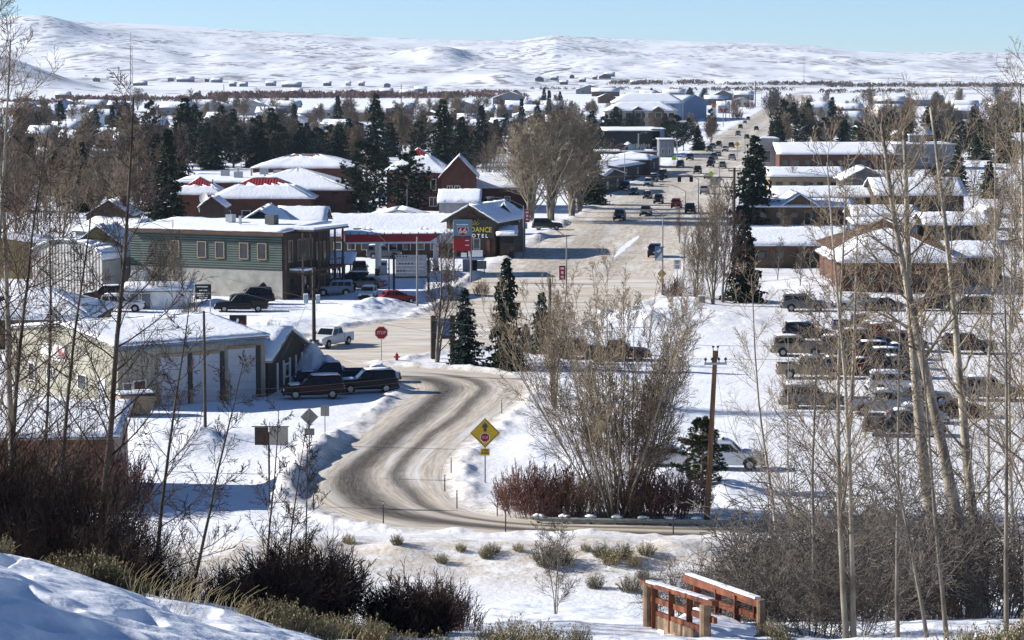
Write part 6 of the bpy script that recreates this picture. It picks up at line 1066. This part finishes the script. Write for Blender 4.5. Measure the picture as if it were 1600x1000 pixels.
# radio masts
def mast(label, px, py, top, w_):
    b = G(px, py); h = px_h(b, top); t = thing("radio_mast", label, "mast", b, 0)
    for k in range(3): a = 2.1 * k; mb = MB(); mb.tube([(math.cos(a) * w_, math.sin(a) * w_, 0), (math.cos(a) * w_ * .7, math.sin(a) * w_ * .7, h)], [.09, .07], 4); mb.build("leg", MATS["pole_grey"], t)
    mb = MB()
    for i in range(int(h / 2.2)):
        z = i * 2.2
        for k in range(3): a, c = 2.1 * k, 2.1 * (k + 1); mb.tube([(math.cos(a) * w_ * .9, math.sin(a) * w_ * .9, z), (math.cos(c) * w_ * .9, math.sin(c) * w_ * .9, z + 2.2)], [.05, .05], 3)
    mb.build("lattice", MATS["pole_grey"], t); mb = MB(); mb.cyl((0, 0, h), .06, 4, 5); mb.build("antenna", MATS["pole_grey"], t)
mast("tall thin lattice radio mast behind the left trees", 207, 250, 72, .5); mast("slender radio mast on the right-hand hills", 1256, 140, 88, .9)
# two people by the porch canopy
def person(label, px, py, rz, coat):
    t = thing("person", label, "person", G(px, py), R(rz), "people under the porch canopy")
    J = dict(pel=(0, 0, .95), chest=(0, 0, 1.32), neck=(0, 0, 1.5), head=(0, -.02, 1.66), top=(0, -.01, 1.76), lh=(-.1, 0, .9), lk=(-.11, -.03, .5), la=(-.11, .02, .08), lt=(-.12, -.14, .04), rh=(.1, 0, .9), rk=(.12, -.02, .5), ra=(.13, .03, .08), rt=(.14, -.12, .04), ls=(-.19, 0, 1.42), le=(-.26, .03, 1.14), lw=(-.24, -.1, .9), lf=(-.23, -.14, .82), rs=(.19, 0, 1.42), re=(.26, .03, 1.14), rw=(.24, -.12, .92), rf=(.22, -.17, .84))
    E = "pel-chest chest-neck neck-head head-top pel-lh lh-lk lk-la la-lt pel-rh rh-rk rk-ra ra-rt chest-ls ls-le le-lw lw-lf chest-rs rs-re re-rw rw-rf".split(); nm = list(J); rad = dict(pel=.16, chest=.19, neck=.065, head=.105, top=.07, lh=.11, rh=.11, lk=.075, rk=.075, la=.055, ra=.055, lt=.045, rt=.045, ls=.09, rs=.09, le=.065, re=.065, lw=.045, rw=.045, lf=.035, rf=.035)
    me = bpy.data.meshes.new("body"); me.from_pydata([J[k] for k in nm], [(nm.index(e.split("-")[0]), nm.index(e.split("-")[1])) for e in E], []); o = put("body", me, t); md = o.modifiers.new("skin", 'SKIN')
    for i, k in enumerate(nm): sv = me.skin_vertices[0].data[i]; sv.radius = (rad[k], rad[k] * .85); sv.use_root = (k == "pel")
    o.modifiers.new("sub", 'SUBSURF').levels = 1; me.materials.append(MATS[coat])
    mb = MB(); mb.tube([(0, -.01, 1.68), (0, -.01, 1.78), (0, -.01, 1.82)], [.115, .105, .04], 10, True); mb.build("hat", MATS["black_trim"], t)
person("person in dark coat standing under the porch canopy, left", 521, 431, 20, "wall_black"); person("person in dark jacket standing under the porch canopy, right", 529, 431, -25, "wall_slate")
# ================================================================ foreground: bridge, slope trees, brush, grass
mat("stain_wood", (0.115, 0.032, 0.013), rough=.65, var=.3, scale=2.0, col2=(0.21, 0.066, 0.026)); mat("log_wood", (0.22, 0.15, 0.095), var=.35, scale=3)
def depth_pt(px, py, y):
    d = ray(px, py); return Vector((d.x * y / d.y, y, CZ + d.z * y / d.y))
# footbridge: two railings sighted at their posts
br = thing("footbridge", "stained wooden footbridge with snowy deck and log end posts", "footbridge", depth_pt(1100, 985, 70)); O = br.location.copy()
def bp(px, py, y): return depth_pt(px, py, y) - O
def beam(name, a, b, w_, h_, m="stain_wood"):
    d = b - a; L = d.length; M = Matrix.Translation((a + b) / 2) @ d.to_track_quat('X', 'Z').to_matrix().to_4x4(); mb = MB(); mb.box((0, 0, 0), (L, w_, h_), M=M); return mb.build(name, MATS[m], br)
def post(px, y0, y1, y, r, m="stain_wood", rnd=False):
    a, b = bp(px, y1, y), bp(px, y0, y); mb = MB()
    if rnd: mb.tube([a - Vector((0, 0, .5)), b, b + Vector((0, 0, .03))], [r, r, r * .9], 12, True); return mb.build("end_post", MATS[m], br)
    mb.box(((a.x + b.x) / 2, a.y, (a.z + b.z) / 2), (r * 2, r * 2, (b - a).length)); return mb.build("post", MATS[m], br)
n0, n1 = 72, 67
post(1013, 913, 985, n0, .16, "log_wood", True); post(1102, 946, 990, n1, .16, "log_wood", True)
for px, t_, b_, y in ((1023, 914, 983, 71.5), (1049, 924, 988, 70), (1077, 934, 992, 68.5)): post(px, t_, b_, y, .085)
beam("top_rail", bp(1005, 909, n0 + .5), bp(1118, 943, n1 - .3), .2, .13); beam("middle_rail", bp(1016, 934, n0), bp(1118, 970, n1 - .3), .1, .16); beam("lower_rail", bp(1018, 956, n0), bp(1100, 985, n1), .1, .17); beam("edge_board", bp(1018, 972, n0), bp(1085, 998, n1 + .6), .08, .5, "log_wood")
f0, f1 = 80, 74.5
beam("top_rail", bp(1072, 903, f0), bp(1188, 942, f1), .22, .24); beam("middle_rail", bp(1074, 926, f0), bp(1188, 965, f1), .12, .2)
for px, t_, b_, y in ((1089, 908, 945, 79.2), (1122, 920, 958, 77.5), (1152, 930, 972, 76), (1182, 940, 965, 74.8)): post(px, t_, b_, y, .10)
post(1189, 938, 978, f1 - .2, .13, "log_wood", True)
for nm, a, b in (("rail_snow", bp(1075, 896.5, f0), bp(1184, 934, f1)), ("rail_snow", bp(1014, 908.0, n0), bp(1112, 937.6, n1))): beam(nm, a, b, .2, .07, "roof_snow")
mb = MB(); gridslab(mb, [bp(1030, 984, 71), bp(1105, 1004, 67), bp(1195, 985, 73.8), bp(1085, 950, 79.5)], -.1, .12, 8, 8, .05, 4); mb.build("deck_snow", MATS["roof_snow"], br, True)
for k in range(9): a = bp(1028, 985, 71.2).lerp(bp(1102, 1006, 67), (k + .5) / 9); b = bp(1082, 951, 79.5).lerp(bp(1192, 986, 74), (k + .5) / 9); beam("plank", a - Vector((0, 0, .14)), b - Vector((0, 0, .14)), .42, .07, "log_wood")
# ---- slope trees: each with its own stem line
def slope_tree(label, pxb, y, top_px, top_py, r, seed, mt, mc, nb=26, first=.12, ang=44, blen=.30, wob=.02, P=NEAR, group="bare trees on the near slope", forks=1, spread=0, name="aspen_tree"):
    b = onhill(pxb, y); q = depth_pt(top_px, top_py, y); h = q.z - b.z; lean = ((q.x - b.x) / h, random.Random(seed).uniform(-.05, .05))
    ms = bare_meshes(seed, h * math.hypot(1, lean[0]), r, wob, mt, mc, P, nb, first, lean, forks, ang, blen, spread, taper=.18, up=0.004)
    return plant(name, label, "tree", ms, b, 1.0, 0, group)
LT = [("tall pale aspen near the left edge, reaching the sky", 38, 78, 42, 5, .17, "bark_pale", 34), ("dark slim trunk left of the tall pale aspen", 14, 74, 22, 200, .12, "bark_dark", 26), ("dark trunk right of the tall pale aspen", 92, 70, 120, 330, .11, "bark_dark", 22), ("leaning trunk rising past the garage gable", 152, 72, 214, 150, .15, "bark_dark", 30), ("thin dark sapling before the snow piles, left", 240, 68, 290, 470, .085, "bark_dark", 20), ("thin forked sapling before the pair of sign boards", 297, 70, 335, 560, .075, "bark_dark", 18), ("short sapling below the pair of sign boards", 418, 74, 428, 640, .06, "bark_dark", 16), ("thin sapling right of the sign boards", 444, 76, 452, 660, .055, "bark_dark", 14), ("slim sapling by the diamond sign back", 478, 76, 484, 690, .055, "bark_dark", 14), ("spindly tree at the far left edge", -25, 76, -20, 60, .15, "bark_pale", 28), ("slim grey tree between the two tallest left trunks", 66, 84, 95, 260, .10, "bark_dark", 22)]
for i, (lb, a, y, tx, ty, r, mt, nb) in enumerate(LT): slope_tree(lb, a, y, tx, ty, r, 500 + i, mt, "twig_brown" if mt == "bark_pale" else "twig_dark", int(nb * 1.15), .2, 52, .27)
NEARV = dict(NEAR, kids=(9, 6), rmin=.007)
RT = [("left stem of the pale twin trunks in front of the lot", 1316, 72, 1262, 300, .105, "bark_pale", 26), ("right stem of the pale twin trunks in front of the lot", 1326, 72, 1300, 250, .10, "bark_pale", 24), ("left of the two thick leaning trunks", 1492, 100, 1290, 225, .36, "bark_pale", 30), ("right of the two thick leaning trunks", 1522, 98, 1400, 190, .34, "bark_pale", 30), ("thick pale trunk right of the leaning pair", 1532, 104, 1480, 165, .28, "bark_pale", 28), ("slender dark tree in front of the leaning trunks", 1392, 70, 1380, 480, .075, "bark_grey", 22), ("slender tree with low branches left of the twin trunks", 1268, 80, 1240, 480, .09, "bark_grey", 24), ("tall grey tree at the right edge", 1598, 82, 1590, 130, .17, "bark_pale", 34), ("forking tree just beyond the right edge", 1640, 86, 1560, 100, .18, "bark_pale", 32), ("slim tree right of the leaning trunks, near", 1560, 76, 1568, 380, .09, "bark_grey", 22), ("crooked low tree by the slope at lower right", 1440, 66, 1410, 660, .07, "bark_grey", 18), ("pale tree with upright limbs behind the twin trunks", 1302, 108, 1310, 330, .15, "bark_pale", 26), ("pale slender tree left of the lot's car rows", 1225, 108, 1205, 420, .10, "bark_pale", 22), ("fine-twigged tree at the lower right corner", 1470, 74, 1450, 520, .085, "bark_grey", 22), ("fine pale tree at the right, behind the leaning trunks", 1585, 116, 1572, 250, .12, "bark_pale", 26), ("fine grey tree left of the twin trunks, farther off", 1240, 122, 1232, 520, .08, "bark_pale", 20), ("spreading pale tree right of the lot", 1540, 122, 1560, 200, .14, "bark_pale", 28)]
for i, (lb, a, y, tx, ty, r, mt, nb) in enumerate(RT): slope_tree(lb, a, y, tx, ty, r, 540 + i, mt, "twig_tan" if mt == "bark_pale" else "twig_grey", nb, .52 if "leaning trunks" in lb and "two" in lb else .2, 46, .29, P=NEARV)
# ---- multi-stem aspen clump by the guard rail
b = G(962, 812)
ms = bare_meshes(601, 15.6, .085, .02, "bark_pale", "twig_tan", dict(NEAR, rmin=.011, kids=(9, 5), trop=(.07, .06, .05)), 18, .16, forks=30, spread=5.6, ang=30, blen=.28, up=.028, hmin=.8)
plant("aspen_clump", "tall fan of many pale aspen stems beside the guard rail", "tree", ms, b, 1.0, 0)
b = G(985, 808); ms = bare_meshes(602, 12.5, .08, .02, "bark_pale", "twig_brown", dict(NEAR, rmin=.011, kids=(6, 4), trop=(.09, .07, .05)), 14, .2, forks=24, spread=4.5, ang=32, blen=.3, up=.045); plant("aspen_clump", "shorter denser half of the aspen fan, on the right", "tree", ms, b, 1.0, 1.0)
bare("reddish fine-twigged tree left of the aspen fan", 866, 640, 440, MID[4], 12, None, .75); bare("small bare tree in the gap below the motel signs", 700, 470, 360, MID[0], 12, None, .7)
# ---- shrubs
def shrub_meshes(seed, n, h, spread, P, r=.02, mt="twig_dark", up=.5):
    rng = random.Random(seed); mb = MB()
    for i in range(n):
        a = rng.uniform(0, 6.283); f = math.sqrt(rng.random()); p = Vector((math.cos(a) * f * spread * .45, math.sin(a) * f * spread * .45, -.15)); d = Vector((math.cos(a) * f * spread / h * up, math.sin(a) * f * spread / h * up, 1)); grow(mb, rng, p, d, h * rng.uniform(.6, 1.05) * (1.08 - .35 * f), r * rng.uniform(.6, 1.1), 0, P, 3)
    return mb.mesh("stems", MATS[mt])
BR = dict(seg=(6, 4, 2), kids=(8, 4), start=(.15, .1), ang=(26, 30), len=(.42, .5), wob=(.06, .08, .1), trop=(.03, .03, .02), taper=.25, rmin=.006)
BRD = dict(BR, wob=(.09, .12, .12), ang=(34, 36)); BRB = dict(BR, wob=(.1, .12, .12), ang=(36, 38), kids=(9, 4), rmin=.009); BRT = dict(BR, wob=(.16, .18, .18), ang=(48, 46), trop=(-.02, -.04, -.04), kids=(9, 5), len=(.5, .55), rmin=.0065)
BRF = dict(BR, rmin=.012, kids=(6, 4))
SH = {k: shrub_meshes(700 + i, n, h, s, P, r, m) for i, (k, n, h, s, P, r, m) in enumerate((("dark", 60, 3.4, 2.2, BRD, .02, "twig_dark"), ("dark2", 56, 3.0, 2.4, BRD, .02, "twig_dark"), ("bush", 90, 2.2, 2.2, BRB, .018, "twig_dark"), ("tangle", 40, 3.6, 3.0, BRT, .02, "twig_grey"), ("tangle2", 36, 3.2, 3.2, BRT, .02, "twig_grey"), ("brown", 44, 3.2, 2.4, BR, .018, "twig_brown"), ("red", 60, 2.6, 2.2, BRF, .02, "twig_red"), ("grey", 46, 3.0, 2.4, BR, .018, "twig_grey"), ("tall", 30, 5.0, 2.2, BR, .03, "twig_dark")))}
def shrub(label, px, y, kind, sc, group, name="willow_shrub", z=None, flat=None):
    b = onhill(px, y) if flat is None else G(px, flat); o = thing(name, label, "shrub", b, random.uniform(0, 6.28), group); o.scale = (sc, sc, sc); put("stems", SH[kind], o); return o
def shrubs(rows, desc, group):
    rows = sorted(rows, key=lambda r: r[0])
    for i, (px, y, k, sc) in enumerate(rows): shrub(f"{desc}, {ordw(i)} from the left", px, y, k, sc, group)
shrubs([(-20, 62, "tall", .8), (15, 60, "dark", 1.15), (45, 66, "tall", .8), (70, 60, "dark2", 1.2), (100, 70, "dark", 1.15), (130, 62, "tall", .75), (150, 58, "dark2", 1.05), (180, 66, "dark", 1.05), (205, 60, "dark2", .8), (20, 78, "dark", 1.35), (70, 80, "tall", .85), (120, 82, "dark2", 1.35), (165, 84, "dark", 1.2), (235, 58, "dark2", .55), (268, 58, "dark2", .42), (305, 57, "dark", .40), (355, 58, "dark", .42), (400, 62, "bush", .7), (425, 60, "bush", .85), (450, 64, "dark", .75), (472, 62, "bush", 1.0), (494, 64, "bush", .95), (515, 62, "dark", .7), (532, 64, "tall", .45), (0, 56, "dark", 1.0), (50, 56, "dark2", .95), (105, 55, "dark", .9), (190, 54, "dark2", .7)], "dense dark leafless shrub behind the snowy ridge", "dark shrubs behind the ridge")
shrubs([(622, 62, "bush", .55), (642, 62, "bush", .78), (662, 62, "bush", .7), (692, 64, "brown", .5), (722, 66, "red", .42)], "dark bush in the middle of the snowy bottom", "bushes at the bottom centre")
shrubs([(1060, 92, "tangle", .75), (1085, 96, "brown", .85), (1120, 92, "dark", .8), (1150, 98, "tangle", .95), (1185, 92, "dark", .9), (1205, 84, "tangle2", 1.0), (1232, 90, "tangle", 1.35), (1282, 92, "tangle", 1.75), (1306, 84, "tangle2", 1.5), (1330, 92, "tangle", 1.5), (1460, 98, "brown", 1.0), (1490, 102, "tangle", 2.0), (1515, 98, "tangle", 2.1), (1532, 94, "tangle2", 1.5), (1245, 76, "tangle", .9), (1296, 76, "tangle2", .95), (1420, 106, "brown", 1.1), (1310, 100, "tangle", 2.2), (1270, 104, "tangle2", 1.7)], "brown leafless thicket shrub on the right-hand slope", "shrubs of the right-hand slope")
for i, (px, fl, k, sc) in enumerate(((800, 798, "red", .9), (822, 806, "red", 1.2), (850, 808, "red", 1.25), (880, 806, "red", 1.25), (905, 810, "brown", 1.1), (930, 812, "brown", 1.2), (1010, 812, "red", 1.2), (1040, 810, "red", 1.15), (1065, 808, "brown", 1.1), (1085, 800, "red", .9), (975, 812, "brown", 1.3))): shrub(f"reddish willow bush behind the guard rail, {ordw(i)} in line", px, 0, k, sc, "willows behind the guard rail", flat=fl)
for lb, px, fl, k, sc in (("reddish brown bush below the brown shed", 195, 792, "red", 1.35), ("reddish brown bush left of the shed corner", 160, 800, "red", 1.3), ("low red bush by the yellow lamp-post sign", 1052, 466, "red", 1.0), ("low red bush in front of the drop box", 752, 462, "red", .7), ("brown bush between shop sign and storage shed", 300, 500, "brown", .9), ("red bush by the far street end, nearer", 1152, 186, "red", 2.2), ("red bush by the far street end, farther", 1172, 170, "red", 2.4), ("brown bush on the snow pile behind the annex", 428, 522, "brown", .5), ("brown bush beside the lot entrance", 1090, 470, "brown", .8)): shrub(lb, px, 0, k, sc, "low town bushes", flat=fl)
b = onhill(866, 92); SHL = bare_meshes(640, 3.6, .035, .03, "bark_grey", "twig_grey", dict(NEAR, rmin=.006), 16, .2, forks=3, spread=.8, ang=40, blen=.4); plant("bare_sapling", "small bare sapling alone in the snow below the bank", "tree", SHL, b)
# ---- rabbitbrush and dry grass
mat("straw", (0.22, 0.175, 0.09), var=.35, scale=6); mat("straw_green", (0.115, 0.105, 0.06), var=.35, scale=6); mat("seed_head", (0.27, 0.22, 0.115), var=.3, scale=8)
def brush_meshes(seed, n, h, s, m1, m2):
    rng = random.Random(seed); a = MB(); c = MB()
    for i in range(n):
        t = rng.uniform(0, 6.283); f = math.sqrt(rng.random()); p = Vector((math.cos(t) * f * s * .35, math.sin(t) * f * s * .35, -.08)); d = Vector((math.cos(t) * f * s / h * .7, math.sin(t) * f * s / h * .7, 1)).normalized(); L = h * rng.uniform(.6, 1.1) * (1.05 - .4 * f); q = p + d * L * .55 + rvec(rng, .02); e = p + d * L + rvec(rng, .04); a.tube([p, q, e], [.008, .006, .004], 3)
        for k in range(4): g_ = e + rvec(rng, .02); u_ = rvec(rng, .011); w_ = rvec(rng, .011) + Vector((0, 0, .03)); c.face([g_ - u_, g_ + u_, g_ + w_])
        for k in range(2): x = p.lerp(e, rng.uniform(.3, .8)); a.tube([x, x + (d + rvec(rng, .35)).normalized() * L * .3], [.005, .004], 3)
    return [a.mesh("stems", MATS[m1]), c.mesh("seed_heads", MATS[m2])]
RB = [brush_meshes(800, 130, .75, .75, "straw_green", "seed_head"), brush_meshes(801, 110, .6, .7, "straw", "seed_head"), brush_meshes(802, 120, .7, .6, "straw_green", "straw")]
rb = [(28, 47, .7), (125, 46.5, .9), (165, 46.5, 1.0), (185, 47, 1.1), (205, 46.5, .9), (150, 46, .6), (235, 47, .6), (410, 50, .8), (440, 50, .9), (470, 50, 1.0), (500, 49, .8), (530, 50, 1.0), (560, 51, 1.0), (585, 50, .9), (470, 46, .8), (520, 46, .7), (600, 48, .8), (730, 49, .7), (760, 48, .8), (800, 48, .9), (850, 47, .9), (900, 48, .7), (1480, 52, 1.2), (1510, 50, 1.3), (1540, 52, 1.3), (1585, 54, 1.6), (1560, 49, 1.1), (1600, 50, 1.4), (1210, 62, .9), (1195, 70, 1.0), (960, 52, .6), (690, 50, .7), (640, 48, .7)]
for i, (px, y, s) in enumerate(sorted(rb)): plant("rabbitbrush", f"tuft of yellowish dry rabbitbrush on the near snow, {ordw(i)} from the left", "brush", RB[i % 3], onhill(px, y), s, i, "rabbitbrush on the near snow", ("stems", "seed_heads"))
sg = [(855, 885, 1.5), (875, 880, 1.2), (940, 870, .9), (955, 882, 1.1), (975, 872, 1.0), (990, 885, .9), (760, 872, .8), (770, 866, .7), (930, 920, .9), (985, 925, 1.0), (1005, 905, .7), (720, 862, .6), (620, 852, .7), (810, 862, .6), (1010, 868, .8), (545, 850, .7), (915, 862, .6), (690, 880, .6)]
for i, (px, py, s) in enumerate(sorted(sg)):
    p = G(px, py); lo, hi = 70.0, 160.0; d = ray(px, py); t = np.linspace(85, 150, 400); hh = H(d.x * t / d.y, t); k = np.nonzero(CZ + d.z * t / d.y <= hh)[0]; y = t[k[0]] if len(k) else 120; p = Vector((d.x * y / d.y, y, gh(d.x * y / d.y, y)))
    plant("sagebrush", f"grey-tan sagebrush tuft on the sunlit bank, {ordw(i)} from the left", "brush", RB[(1, 2, 0)[i % 3]], p, s * 1.4, i, "sagebrush on the sunlit bank", ("stems", "seed_heads"))
rng = random.Random(9); mb = MB()
for (x0, x1, y0, y1, n, hh) in ((225, 390, 45, 47, 90, .75), (10, 230, 46, 48, 30, .35), (380, 640, 46, 50, 70, .42), (640, 1000, 45, 52, 120, .35), (250, 340, 41, 43, 16, .7), (1180, 1620, 50, 62, 180, .5), (560, 1040, 122, 140, 260, .35)):
    for _ in range(n):
        p = onhill(rng.uniform(x0, x1), rng.uniform(y0, y1)); h = hh * rng.uniform(.4, 1.1); d = Vector((rng.gauss(.25, .25), rng.gauss(0, .2), 1)).normalized(); mb.tube([p - Vector((0, 0, .05)), p + d * h * .6, p + (d + Vector((.2, 0, -.1))) * h], [.005, .004, .003], 3)
tag(mb.build("dry_grass", MATS["straw"], kind="stuff"), "scattered dry grass stalks along the snowy ridge", "grass")
# ================================================================ air over the valley
hz = MB(); hz.box((0, 4800, 72), (9000, 10400, 157)); o = hz.build("haze", [], kind="stuff")
m = bpy.data.materials.new("valley_air"); m.use_nodes = True; N = m.node_tree.nodes; N.remove(N["Principled BSDF"]); pv = N.new("ShaderNodeVolumePrincipled"); pv.inputs["Color"].default_value = (0.62, 0.80, 1.0, 1); pv.inputs["Density"].default_value = 3.6e-5; pv.inputs["Anisotropy"].default_value = 0.2
m.node_tree.links.new(pv.outputs[0], N["Material Output"].inputs["Volume"]); o.data.materials.clear(); o.data.materials.append(m)
tag(o, "thin bluish winter haze over the valley", "haze")
